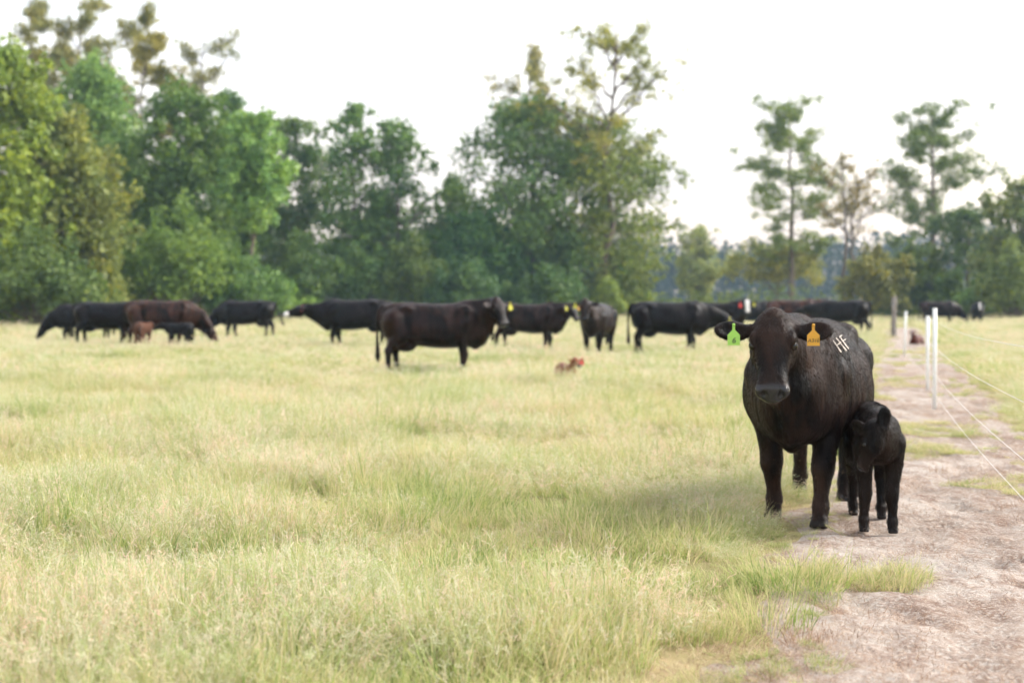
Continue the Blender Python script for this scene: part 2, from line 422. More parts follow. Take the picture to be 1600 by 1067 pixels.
def scl3(r, n, lo, hi, x, y):
    s = r.uniform(lo, hi, n) * (1 - .45 * np.clip((path_in(x, y) + .75) / .5, 0, 1)); h = .5 + 1.0 * np.clip((clumpy(x, y) - .32) / .34, 0, 1)
    return np.stack([s, s, s * h * (.7 + .6 * fbm(x * 1.6, y * 1.6 + 90, 2))], -1)
def build_grass():
    # leafy sward
    X = []; Y = []; SC = []
    for d0, d1, dn, lo, hi, sd in ((4.3, 14, 10.5, .75, 1.2, 1), (14, 24, 5.5, .95, 1.35, 2)):
        x, y, r = field_pts(d0, d1, dn, sd); k = grassy(x, y, r); x, y = x[k], y[k]
        X.append(x); Y.append(y); SC.append(scl3(r, len(x), lo, hi, x, y))
    scatter('leafy_grass', C_GREEN, np.concatenate(X), np.concatenate(Y), np.concatenate(SC), 'short green leafy grass carpeting the near pasture', 'grass', seed=5)
    X = []; Y = []; SC = []
    for d0, d1, dn, lo, hi, sd in ((4.3, 14, 9, .75, 1.2, 11), (14, 24, 5.5, .95, 1.3, 12)):
        x, y, r = field_pts(d0, d1, dn, sd); c = clumpy(x + 50, y); k = grassy(x, y, r, -.08) & (r.random(len(x)) < np.clip((c - .33) / .16, .12, 1)); x, y = x[k], y[k]
        X.append(x); Y.append(y); SC.append(scl3(r, len(x), lo, hi, x, y))
    scatter('seeding_grass', C_SEED, np.concatenate(X), np.concatenate(Y), np.concatenate(SC), 'pale straw-coloured seeding grass tops in the near pasture', 'grass', seed=6)
    X = []; Y = []; SC = []
    for d0, d1, dn, lo, hi, sd in ((24, 50, 2.6, .9, 1.3, 21), (50, 125, .55, 1.3, 2.0, 22)):
        x, y, r = field_pts(d0, d1, dn, sd, 6); k = grassy(x, y, r) & (y < 122); x, y = x[k], y[k]
        X.append(x); Y.append(y); SC.append(scl3(r, len(x), lo, hi, x, y) * np.array([1, 1, .62 if d0 > 40 else .75]))
    scatter('distant_leafy_grass', C_FARG, np.concatenate(X), np.concatenate(Y), np.concatenate(SC), 'green leafy grass across the far pasture', 'grass', seed=7)
    X = []; Y = []; SC = []
    for d0, d1, dn, lo, hi, sd in ((24, 50, 3.2, .9, 1.3, 31), (50, 125, .75, 1.3, 2.0, 32)):
        x, y, r = field_pts(d0, d1, dn, sd, 6); c = clumpy(x + 50, y); k = grassy(x, y, r, -.1) & (y < 122) & (r.random(len(x)) < np.clip((c - .2) / .25, .3, 1)); x, y = x[k], y[k]
        X.append(x); Y.append(y); SC.append(scl3(r, len(x), lo, hi, x, y) * np.array([1, 1, .62 if d0 > 40 else .75]))
    scatter('distant_seeding_grass', C_FARS, np.concatenate(X), np.concatenate(Y), np.concatenate(SC), 'pale seeding grass across the far pasture round the herd', 'grass', seed=8)
    r = np.random.default_rng(51); n = 1500; y = 5 + 40 * r.random(n) ** 1.3; x = path_l(y) + (path_r(y) - path_l(y) + .6) * r.random(n)
    k = (fbm(x * .8 + 5, y * .8 + 60, 3) > .60) & (path_in(x, y) > .15) & (y > 9.5); x, y = x[k], y[k]; sc = r.uniform(.35, .6, len(x))
    scatter('track_weeds', C_GREEN, x, y, np.stack([sc, sc, sc * .55], -1), 'low green weeds in patches on the dirt track', 'weeds', seed=10)
    n = 12; tx = 1.40 + .78 * r.random(n) ** 1.5; ty = 7.5 + r.normal(0, .22, n) * (2.3 - tx) + (tx - 1.8) * .3; sc = r.uniform(.28, .75, n) * (1.55 - (tx - 1.4) * .8)
    scatter('grass_tongue', C_GREEN, tx, ty, np.stack([sc, sc, sc * r.uniform(.45, .95, n)], -1), 'strip of trampled green grass reaching onto the track before the calf', 'grass', seed=12)
    n = 300; y = 4.5 + 22 * r.random(n) ** 1.5; x = np.where(r.random(n) < .75, path_l(y) + r.normal(-.12, .18, n), path_r(y) + r.normal(-.02, .25, n)); sc = r.uniform(.12, .34, n)
    scatter('margin_tufts', C_GREEN, x, y, np.stack([sc, sc, sc * r.uniform(.5, 1.2, n)], -1), 'small straggling green tufts along the margins of the dirt track', 'grass', seed=13, tilt=.25)
    # brown litter on and beside the track
    r = np.random.default_rng(41); n = 7500
    y = 4.3 + 26 * r.random(n) ** 1.6; x = path_l(y) - .5 + (path_r(y) - path_l(y) + .9) * r.random(n)
    p = path_in(x, y); c = fbm(x * 1.6, y * 1.6 + 40, 4)
    k = (p > -.35) & (r.random(n) < np.clip((c - .42) / .18, .02, 1) * np.clip(1.15 - p * .9, .15, 1)); x, y = x[k], y[k]
    s = r.uniform(.5, 1.1, len(x)); scatter('dead_grass_litter', C_DRY, x, y, np.stack([s, s, s * r.uniform(.35, 1.0, len(x))], -1), 'brown dead grass and straw lying on the dirt track', 'dead grass', seed=9)
build_grass()

# ------------------------------------------------------------------ cattle: implicit surfaces, smoothly blended, meshed with surface nets
def catmull(xs, ys, X):
    xs = np.asarray(xs, float); ys = np.asarray(ys, float)
    m = np.gradient(ys, xs); i = np.clip(np.searchsorted(xs, X) - 1, 0, len(xs) - 2)
    h = xs[i + 1] - xs[i]; t = np.clip((X - xs[i]) / h, 0, 1)
    return ((2 * t**3 - 3 * t**2 + 1) * ys[i] + (t**3 - 2 * t**2 + t) * h * m[i] + (-2 * t**3 + 3 * t**2) * ys[i + 1] + (t**3 - t**2) * h * m[i + 1])
class Field:
    def __init__(s, lo, hi, h):
        s.h = h; s.lo = np.array(lo, float); n = np.ceil((np.array(hi) - s.lo) / h).astype(int) + 1
        s.F = np.full(n, 1.0, np.float32); s.n = n
        s.ax = [(s.lo[i] + np.arange(n[i]) * h).astype(np.float32) for i in range(3)]
    def block(s, lo, hi):
        a = np.clip(np.floor((np.array(lo) - s.lo) / s.h).astype(int), 0, s.n - 1); b = np.clip(np.ceil((np.array(hi) - s.lo) / s.h).astype(int) + 1, 1, s.n)
        sl = tuple(slice(a[i], b[i]) for i in range(3))
        X, Y, Z = np.meshgrid(s.ax[0][sl[0]], s.ax[1][sl[1]], s.ax[2][sl[2]], indexing='ij'); return sl, X, Y, Z
    def comb(s, sl, d, k, sub=False):
        f = s.F[sl]
        if sub:
            d = -d; hh = np.clip(.5 - .5 * (f - d) / k, 0, 1); s.F[sl] = f * (1 - hh) + d * hh + k * hh * (1 - hh)
        else:
            hh = np.clip(.5 + .5 * (d - f) / k, 0, 1); s.F[sl] = d * (1 - hh) + f * hh - k * hh * (1 - hh)
    def cone(s, a, b, ra, rb, k=.03, sq=None):
        a = np.array(a, float); b = np.array(b, float); m = max(ra, rb) + 3 * k + 2 * s.h
        sl, X, Y, Z = s.block(np.minimum(a, b) - m, np.maximum(a, b) + m)
        px, py, pz = X - a[0], Y - a[1], Z - a[2]; ba = b - a
        if sq is not None:
            n, f = np.array(sq[0], float), sq[1]; n /= np.linalg.norm(n); e = (1 / f - 1)
            dt = (px * n[0] + py * n[1] + pz * n[2]) * e; px = px + dt * n[0]; py = py + dt * n[1]; pz = pz + dt * n[2]
            ba = ba + n * (ba @ n) * e
        t = np.clip((px * ba[0] + py * ba[1] + pz * ba[2]) / (ba @ ba + 1e-9), 0, 1)
        d = np.sqrt((px - ba[0] * t) ** 2 + (py - ba[1] * t) ** 2 + (pz - ba[2] * t) ** 2) - (ra + (rb - ra) * t)
        s.comb(sl, d, k)
    def chain(s, pts, rad, k=.03, sq=None):
        for i in range(len(pts) - 1): s.cone(pts[i], pts[i + 1], rad[i], rad[i + 1], k, sq)
    def ell(s, c, r, k=.03, M=None, sub=False):
        c = np.array(c, float); r = np.array(r, float); m = r.max() + 3 * k + 2 * s.h
        sl, X, Y, Z = s.block(c - m, c + m); P = [X - c[0], Y - c[1], Z - c[2]]
        if M is not None: P = [P[0] * M[0, i] + P[1] * M[1, i] + P[2] * M[2, i] for i in range(3)]
        k0 = np.sqrt((P[0] / r[0]) ** 2 + (P[1] / r[1]) ** 2 + (P[2] / r[2]) ** 2) + 1e-6
        k1 = np.sqrt((P[0] / r[0] ** 2) ** 2 + (P[1] / r[1] ** 2) ** 2 + (P[2] / r[2] ** 2) ** 2) + 1e-6
        s.comb(sl, k0 * (k0 - 1) / k1, k, sub)
    def loft(s, sec, k=.04, O=(0, 0, 0), M=np.eye(3), p=2.2, egg=.1):
        """sec rows: x, top, bottom, half width"""
        sec = np.array(sec, float); O = np.array(O, float)
        cor = np.array([[x, y * w_, z] for x, t, b, w_ in sec for y in (-1, 1) for z in (t, b)]) @ M.T + O
        m = 3 * k + 2 * s.h; sl, X, Y, Z = s.block(cor.min(0) - m, cor.max(0) + m)
        P = [X - O[0], Y - O[1], Z - O[2]]; P = [P[0] * M[0, i] + P[1] * M[1, i] + P[2] * M[2, i] for i in range(3)]
        xs = np.linspace(sec[0, 0], sec[-1, 0], 160); T, B, W = [catmull(sec[:, 0], sec[:, j], xs) for j in (1, 2, 3)]
        t = np.interp(P[0], xs, T); b = np.interp(P[0], xs, B); wd = np.maximum(np.interp(P[0], xs, W), .008)
        zc = (t + b) / 2; rz = np.maximum((t - b) / 2, .008); zr = np.clip((P[2] - zc) / rz, -1, 1); wd = wd * (1 - egg * zr)
        f = ((np.abs(P[1]) / wd) ** p + (np.abs(P[2] - zc) / rz) ** p) ** (1 / p)
        d = (f - 1) * np.minimum(wd, rz); dx = np.maximum(sec[0, 0] - P[0], 0) + np.maximum(P[0] - sec[-1, 0], 0)
        d = np.where(dx > 0, np.sqrt(np.maximum(d, 0) ** 2 + dx ** 2), d).astype(np.float32); s.comb(sl, d, k)
    def nets(s):
        X, Y, Z = np.meshgrid(*s.ax, indexing='ij'); F = np.maximum(s.F, -Z)  # flat soles
        F[0] = F[-1] = 1; F[:, 0] = F[:, -1] = 1; F[:, :, 0] = F[:, :, -1] = 1
        c = [F[i:F.shape[0] - 1 + i, j:F.shape[1] - 1 + j, k:F.shape[2] - 1 + k] for i in (0, 1) for j in (0, 1) for k in (0, 1)]
        ng = sum((x < 0).astype(np.int8) for x in c); act = (ng > 0) & (ng < 8); idx = np.argwhere(act)
        cv = np.stack([x[act] for x in c], 1); co = np.array([(i, j, k) for i in (0, 1) for j in (0, 1) for k in (0, 1)], float)
        acc = np.zeros((len(idx), 3)); cnt = np.zeros(len(idx))
        for a in range(8):
            for b in range(a + 1, 8):
                if np.abs(co[a] - co[b]).sum() != 1: continue
                m = (cv[:, a] < 0) != (cv[:, b] < 0); t = cv[m, a] / (cv[m, a] - cv[m, b])
                acc[m] += co[a] + t[:, None] * (co[b] - co[a]); cnt[m] += 1
        V = (idx + acc / cnt[:, None]) * s.h + s.lo
        ID = np.full(act.shape, -1, int); ID[act] = np.arange(len(idx)); Q = []
        sg = F < 0
        for ax in range(3):
            u, v = [(1, 2), (2, 0), (0, 1)][ax]
            A = np.take(sg, range(0, F.shape[ax] - 1), ax); B = np.take(sg, range(1, F.shape[ax]), ax)
            for flip, E in ((0, A & ~B), (1, ~A & B)):
                e = np.argwhere(E)
                if not len(e): continue
                e = e[(e[:, u] > 0) & (e[:, v] > 0)]
                def cell(du, dv):
                    q = e.copy(); q[:, u] -= du; q[:, v] -= dv; return ID[q[:, 0], q[:, 1], q[:, 2]]
                q4 = np.stack([cell(1, 1), cell(0, 1), cell(0, 0), cell(1, 0)], 1); q4 = q4[(q4 >= 0).all(1)]
                Q.append(q4 if not flip else q4[:, ::-1])
        Q = np.concatenate(Q)
        # light Taubin smoothing
        E = np.concatenate([Q[:, [0, 1]], Q[:, [1, 2]], Q[:, [2, 3]], Q[:, [3, 0]]])
        dg = np.bincount(E[:, 0], minlength=len(V)).astype(float)[:, None]
        for lam in (.5, -.52, .5, -.52):
            L = np.stack([np.bincount(E[:, 0], V[E[:, 1], i], len(V)) for i in range(3)], 1) / np.maximum(dg, 1) - V
            V = V + lam * L
        return V, Q

def frame(d, up):
    d = np.array(d, float); d /= np.linalg.norm(d); up = np.array(up, float); up = up - d * (up @ d); up /= np.linalg.norm(up)
    return np.stack([d, np.cross(up, d), up], 1)      # columns X (poll to muzzle), Y (left), Z (dorsal)

TORSO_COW = [(-.99, 1.18, 1.02, .04), (-.94, 1.25, .80, .15), (-.82, 1.315, .66, .22), (-.62, 1.345, .60, .275), (-.40, 1.345, .57, .32), (-.15, 1.33, .53, .385),
             (.10, 1.32, .505, .40), (.34, 1.33, .505, .355), (.54, 1.36, .52, .305), (.70, 1.34, .53, .265), (.84, 1.26, .57, .21), (.95, 1.13, .66, .13), (1.01, 1.0, .82, .05)]
TORSO_CALF = [(-.43, .70, .60, .03), (-.40, .745, .56, .085), (-.30, .775, .50, .115), (-.12, .765, .44, .13), (.06, .75, .42, .135), (.20, .755, .42, .125), (.31, .73, .44, .105), (.39, .66, .50, .06), (.42, .62, .54, .03)]
HEAD = [(-.03, .005, -.07, .035), (.02, .035, -.14, .090), (.08, .058, -.19, .118), (.15, .066, -.215, .130), (.215, .064, -.22, .132), (.27, .056, -.205, .122), (.34, .042, -.175, .100),
        (.42, .028, -.145, .086), (.48, .022, -.13, .090), (.53, .010, -.12, .092), (.565, -.014, -.105, .076), (.588, -.045, -.085, .035)]

def animal(spec):
    """body as one mesh (+ masks); returns mesh, head origin, head frame, head scale"""
    h = spec.get('h', .02); calf = spec.get('calf', False); hs = spec.get('hs', .50 if calf else 1.0)
    tor = np.array(spec.get('torso', TORSO_CALF if calf else TORSO_COW), float)
    tor[:, 3] *= spec.get('fat', 1.0)
    dz = spec.get('dz', 0.0); tor[:, 1:3] += dz
    dip = spec.get('dip', 0.0)
    if dip: tor[:, 1:3] -= (np.clip((tor[:, 0] + .1) / .5, 0, 1) * dip)[:, None]
    ho = np.array(spec['head'], float); M = frame(spec['hd'], spec.get('hu', (0, 0, 1)))
    tail = spec['tail']; pts = [tor[:, [0]].repeat(3, 1)]
    legs = spec['legs']
    allp = np.concatenate([np.array([[tor[0, 0], 0, 0], [tor[-1, 0], 0, tor[:, 1].max()], [0, tor[:, 3].max(), 0], [0, -tor[:, 3].max(), 0], ho + .2 * hs, ho - .2 * hs, ho + M[:, 0] * .68 * hs,
           ho + M[:, 1] * .40 * hs, ho - M[:, 1] * .40 * hs]), np.array(tail[0])] + [np.array(l[0]) for l in legs])
    f = Field(allp.min(0) - .12, allp.max(0) + .12, h); f.lo[2]
    if f.lo[2] > -.03: pass
    f.loft(tor, .05, egg=spec.get('egg', .10))
    sc = .52 if calf else 1.0
    if not calf:
        for s_ in (-1, 1):                                   # shoulder blade, hook bone, thigh, udder side
            f.ell((.56, s_ * .215, .98), (.20, .075, .30), .07); f.ell((.40, s_ * .26, .80), (.12, .05, .16), .07)
            f.ell((-.50, s_ * .215, 1.235), (.085, .05, .05), .11); f.ell((-.72, s_ * .19, .95), (.21, .09, .28), .07)
            f.ell((-.24, s_ * .40, 1.14), (.10, .06, .11), .10, sub=True)
        f.ell((-.52, 0, .56), (.20, .14, .12), .05)
        f.cone((.90, 0, .92), (.82, 0, .70), .20, .13, .10, ((0, 1, 0), .9)); f.cone((.84, 0, .74), (.76, 0, .555), .13, .07, .07, ((0, 1, 0), .8))
    else:
        if spec.get('hoof', True):
            for s_ in (-1, 1): f.ell((-.305, s_ * .088, .54), (.115, .062, .20), .045); f.ell((.22, s_ * .085, .58), (.09, .045, .13), .03)
    for pts_, rad_ in legs:
        if spec.get('hoof', True):
            f.chain(pts_[:-1], rad_[:-1], .028 * sc); p0, p1 = np.array(pts_[-2]), np.array(pts_[-1])
            for s_ in (-1, 1): f.cone(p0 + (.0, s_ * .012 * sc, -.005 * sc), p1 + (.035 * sc, s_ * .028 * sc, .006 * sc), .042 * sc, .034 * sc, .010 * sc)
        else: f.chain(pts_, rad_, .028 * sc)
    for a, b, ra, rb in spec.get('neck', []): f.cone(a, b, ra, rb, .075 * sc, ((0, 1, 0), spec.get('nsq', .72)))
    for a, b, ra, rb in spec.get('wattle', []): f.cone(a, b, ra, rb, .06 * sc, ((0, 1, 0), .45))
    hd = np.array(HEAD) * hs; f.loft(hd, .03 * hs, ho, M, 2.5, -.10)
    L = lambda p: ho + M @ (np.array(p, float) * hs)
    f.ell(L((.03, 0, .00)), np.array((.045, .050, .048)) * hs, .04 * hs, M)
    for s_ in (-1, 1):
        f.ell(L((.205, s_ * .112, .022)), np.array((.050, .030, .034)) * hs, .022 * hs, M)          # brow
        f.ell(L((.20, s_ * .095, -.13)), np.array((.10, .035, .075)) * hs, .04 * hs, M)              # cheek
        f.ell(L((.245, s_ * .136, -.004)), np.array((.026, .020, .022)) * hs, .012 * hs, M, True)     # eye socket
        f.ell(L((.535, s_ * .072, -.030)), np.array((.038, .028, .036)) * hs, .02 * hs, M)            # nostril wing
        f.ell(L((.574, s_ * .050, -.022)), np.array((.030, .020, .024)) * hs, .010 * hs, M, True)
        if spec.get('ears') is not None: continue
        dr = spec.get('droop', .12); Me = M @ np.array(Matrix.Rotation(-s_ * dr, 3, 'Z')) @ np.array(Matrix.Rotation(s_ * spec.get('eback', .15), 3, 'X'))
        eb = L((.115, s_ * .10, -.035)); ec = eb + Me @ (np.array((.012, s_ * .150, 0)) * hs)
        f.cone(eb, eb + Me @ (np.array((0, s_ * .07, 0)) * hs), .042 * hs, .036 * hs, .02 * hs)
        th = max(.030, .95 * h / hs)
        f.ell(ec, np.array((.070, .112, th)) * hs, .015 * hs, Me)
        f.ell(ec + Me @ (np.array((.004, s_ * .008, th * 1.15)) * hs), np.array((.050, .088, th * .95)) * hs, .010 * hs, Me, True)
    for ec, el, en in spec.get('ears') or []:
        Me = frame(el, en); f.ell(ec, (.072, .043, .020), .010, Me); f.cone(ec, np.array(ec) - Me[:, 0] * .085, .030, .028, .012); f.ell(np.array(ec) + Me[:, 2] * .022, (.054, .031, .018), .006, Me, True)
    f.ell(L((.55, 0, -.105)), np.array((.035, .05, .03)) * hs, .02 * hs, M)
    f.chain(tail[0], tail[1], .02)
    V, Q = f.nets()
    me = mesh_np('body', V, Q)
    q = (V - ho) @ M / hs; inh = (np.abs(q[:, 1]) < .17) & (q[:, 2] > -.25) & (q[:, 2] < .12)
    nose = np.clip((q[:, 0] - .505 + q[:, 2] * .25) / .03, 0, 1) * np.clip((q[:, 2] + .10) / .02, 0, 1) * inh
    white = np.zeros(len(V))
    wt = spec.get('white', None)
    if wt == 'face': white = inh * np.clip((.085 - np.abs(q[:, 1])) / .03, 0, 1) * np.clip((q[:, 0] - .03) / .06, 0, 1) * np.clip((.50 - q[:, 0]) / .03, 0, 1) * np.clip((q[:, 2] + .10) / .03, 0, 1)
    if wt == 'blaze': white = inh * np.clip((.055 - np.abs(q[:, 1])) / .02, 0, 1) * np.clip((q[:, 0] - .10) / .05, 0, 1) * np.clip((q[:, 2] + .02) / .03, 0, 1)
    if wt == 'muzzle': white = inh * np.clip((q[:, 0] - .47) / .04, 0, 1)
    hoof = np.clip((.055 * (sc if calf else 1) - V[:, 2]) / .012, 0, 1) if spec.get('hoof', True) else np.zeros(len(V))
    attr(me, 'nose', nose * (1 - white * (wt == 'muzzle'))); attr(me, 'white', white); attr(me, 'hoof', hoof); attr(me, 'shank', np.clip((.62 - V[:, 2]) / .2, 0, 1) * np.clip((V[:, 2] - .06) / .05, 0, 1) * (.6 if spec.get('hoof', True) and not calf else 0))
    return me, ho, M, hs

def cow_legs(fl=0, fr=0, hl=0, hr=0, calf=False, spread=0.0):
    """forward offsets of the four feet (left/right as the animal sees it)"""
    out = []
    if not calf:
        for s_, o in ((1, fl), (-1, fr)):
            y = s_ * .185; yo = s_ * (.175 + spread)
            out.append(([(.58, s_ * .20, .98), (.50 + o * .25, s_ * .205, .70), (.545 + o * .62, y, .42), (.555 + o * .68, y, .375), (.53 + o * .93, yo, .165), (.535 + o * .97, yo, .125), (.565 + o, yo, .055), (.58 + o, yo, .01)],
                        [.15, .106, .069, .068, .042, .050, .045, .06]))
        for s_, o in ((1, hl), (-1, hr)):
            y = s_ * .19
            out.append(([(-.72, s_ * .165, 1.02), (-.60 + o * .22, s_ * .205, .76), (-.72 + o * .5, s_ * .195, .60), (-.805 + o * .72, y, .475), (-.80 + o * .76, y, .43), (-.80 + o * .95, y, .175), (-.795 + o * .97, y, .13), (-.76 + o, y, .055), (-.745 + o, y, .01)],
                        [.21, .155, .105, .066, .058, .046, .052, .047, .062]))
    else:
        for s_, o in ((1, fl), (-1, fr)):
            y = s_ * .08; yo = s_ * (.085 + spread)
            out.append(([(.24, s_ * .085, .56), (.20 + o * .2, s_ * .09, .43), (.225 + o * .6, y, .255), (.225 + o * .68, y, .225), (.215 + o * .93, yo, .09), (.22 + o * .97, yo, .07), (.235 + o, yo, .03), (.24 + o, yo, .005)],
                        [.075, .058, .037, .037, .024, .029, .026, .034]))
        for s_, o in ((1, hl), (-1, hr)):
            y = s_ * .085
            out.append(([(-.29, s_ * .075, .60), (-.22 + o * .2, s_ * .095, .46), (-.29 + o * .5, s_ * .088, .37), (-.355 + o * .72, y, .285), (-.35 + o * .76, y, .26), (-.335 + o * .95, y, .09), (-.33 + o * .97, y, .07), (-.315 + o, y, .03), (-.31 + o, y, .005)],
                        [.10, .080, .056, .041, .036, .024, .030, .026, .035]))
    return out
TAIL = ([(-.93, 0, 1.27), (-1.0, 0, 1.20), (-1.035, 0, 1.0), (-1.04, .01, .70), (-1.03, .02, .50), (-1.03, .02, .36), (-1.02, .02, .26)], [.045, .034, .026, .024, .036, .046, .018])
CTAIL = ([(-.40, 0, .72), (-.44, 0, .68), (-.455, 0, .55), (-.45, 0, .38), (-.44, 0, .30)], [.026, .020, .015, .020, .010])
def pose(kind, **kw):
    s = dict(legs=cow_legs(.10, -.10, .10, -.06), tail=TAIL)
    if kind == 'alert':        # head up, looking ahead (turn >0: to its left)
        a = kw.get('turn', 0.0); c, sn = math.cos(a), math.sin(a); pit = kw.get('pitch', 62)
        px, py = .88 + .34 * math.cos(a * .75), .34 * math.sin(a * .75) + kw.get('dy', 0.0); pz = kw.get('pz', 1.415)
        hdv = (c * math.cos(R(pit)), sn * math.cos(R(pit)), -math.sin(R(pit)))
        s.update(head=(px, py, pz), hd=hdv, hu=(c * .5, sn * .5, 1),
                 neck=[((.66, 0, 1.10), (.90, py * .35, 1.13), .245, .205), ((.90, py * .35, 1.13), (px - .07 * c, py - .07 * sn, pz - .14), .205, .135), ((.60, 0, 1.24), (px - .10 * c, py - .10 * sn, pz - .10), .13, .10)],
                 wattle=[((px + .02 * c, py + .02 * sn, pz - .30), (.98, py * .4, .86), .07, .10), ((.98, py * .4, .86), (.88, 0, .66), .10, .09)])
    elif kind == 'graze':      # head down at the grass
        hx = kw.get('hx', 1.36); s.update(head=(hx, kw.get('hy', 0), .62), hd=(.42, .04, -.9), hu=(1, 0, .45),
                 neck=[((.66, 0, 1.06), (1.02, 0, .90), .25, .19), ((1.02, 0, .90), (hx - .06, kw.get('hy', 0), .60), .19, .13)], wattle=[((hx - .10, 0, .42), (.95, 0, .62), .05, .09)])
    elif kind == 'low':        # head stretched forward, about brisket height
        hz = kw.get('hz', 1.05); s.update(head=(1.38, kw.get('hy', 0), hz), hd=kw.get('hdv', (.93, 0, -.36)), hu=(0, 0, 1),
                 neck=[((.66, 0, 1.08), (1.04, 0, 1.02), .25, .20), ((1.04, 0, 1.02), (1.37, kw.get('hy', 0), hz - .06), .20, .135)], wattle=[((1.36, 0, hz - .22), (.95, 0, .72), .05, .09)])
    for k_, v in kw.items():
        if k_ not in ('turn', 'dy', 'pitch', 'pz', 'hx', 'hy', 'hz', 'hdv'): s[k_] = v
    return s

TAGSHAPE = np.array([(-.009, 0), (.009, 0), (.009, -.040), (.030, -.062), (.040, -.072), (.040, -.140), (-.040, -.140), (-.040, -.072), (-.030, -.062), (-.009, -.040)])
def tag_mesh(sc=1.0):
    n = len(TAGSHAPE); p = TAGSHAPE * sc; v = [(.002, a, b) for a, b in p] + [(-.002, a, b) for a, b in p]
    me = bpy.data.meshes.new('ear_tag'); fs = [list(range(n)), list(range(2 * n - 1, n - 1, -1))] + [[i, i + n, (i + 1) % n + n, (i + 1) % n] for i in range(n)]
    me.from_pydata(v, [], fs); me.update(); return me
TAGM = {}
def text_mesh(txt, size):
    cu = bpy.data.curves.new('tmp_text', 'FONT'); cu.body = txt; cu.size = size; cu.align_x = 'CENTER'; cu.extrude = .0006; cu.shear = .18
    o = bpy.data.objects.new('tmp_text', cu); COL.objects.link(o); dg = bpy.context.evaluated_depsgraph_get()
    me = bpy.data.meshes.new_from_object(o.evaluated_get(dg)); bpy.data.objects.remove(o); bpy.data.curves.remove(cu); me.name = 'number'; return me
def sphere_mesh(name, r, seg=14, ring=9, sq=1.0):
    V = [(0, 0, r * sq)]; 
    for i in range(1, ring):
        t = math.pi * i / ring
        for j in range(seg): a = 2 * math.pi * j / seg; V.append((r * math.sin(t) * math.cos(a), r * math.sin(t) * math.sin(a), r * sq * math.cos(t)))
    V.append((0, 0, -r * sq)); T = []; Q = []
    for j in range(seg): T.append((0, 1 + j, 1 + (j + 1) % seg)); b = 1 + (ring - 2) * seg; T.append((len(V) - 1, b + (j + 1) % seg, b + j))
    for i in range(ring - 2):
        for j in range(seg): a = 1 + i * seg; Q.append((a + j, a + seg + j, a + seg + (j + 1) % seg, a + (j + 1) % seg))
    return mesh_np(name, V, [np.array(Q), np.array(T)])
EYEM = sphere_mesh('eye', .027)
def beast(name, label, cat, x, y, yaw, spec, scale=1.0, tint=(.030, .018, .014), tags=(), group=None, eyes=True):
    root = empty(name, (x, y, float(floor_z(x, y)) - spec.get('sink', 0.0)), R(yaw)); root.scale = (scale,) * 3
    tag(root, label, cat, group)
    me, ho, M, hs = animal(spec)
    b = obj('body', me, M_COAT, root); b.color = (*tint, spec.get('solid', 0.0))
    L = lambda p: ho + M @ (np.array(p, float) * hs)
    if eyes:
        for s_ in (-1, 1):
            e = obj('eye', EYEM, M_EYE, root); e.location = L((.243, s_ * .119, .002)); e.scale = (hs,) * 3
    for s_, m, txt, yawt, ts in tags:      # ear tag on the left (+1) or right (-1) ear
        key = (m.name, ts)
        if key not in TAGM: TAGM[key] = tag_mesh(ts)
        t = obj('ear_tag', TAGM[key].copy() if False else (TAGM[key] if TAGM[key].materials else TAGM[key]), m, root)
        p = L((.125, s_ * .235, .062 + .02 * (hs < .8))); t.location = p; t.rotation_euler = (0, R(-6), yawt)
        pin = obj('pin', sphere_mesh('pin', .010 * ts, 8, 6, .6), m, t); pin.location = (.006, 0, -.006); pin.rotation_euler = (0, R(90), 0)
        if txt:
            n = obj('number', text_mesh(txt, .052 * ts if len(txt) == 1 else .034 * ts), M_INK, t)
            n.rotation_euler = (R(90), 0, R(90)); n.location = (.0035, 0, -.125 * ts if len(txt) == 1 else -.118 * ts)
    return root

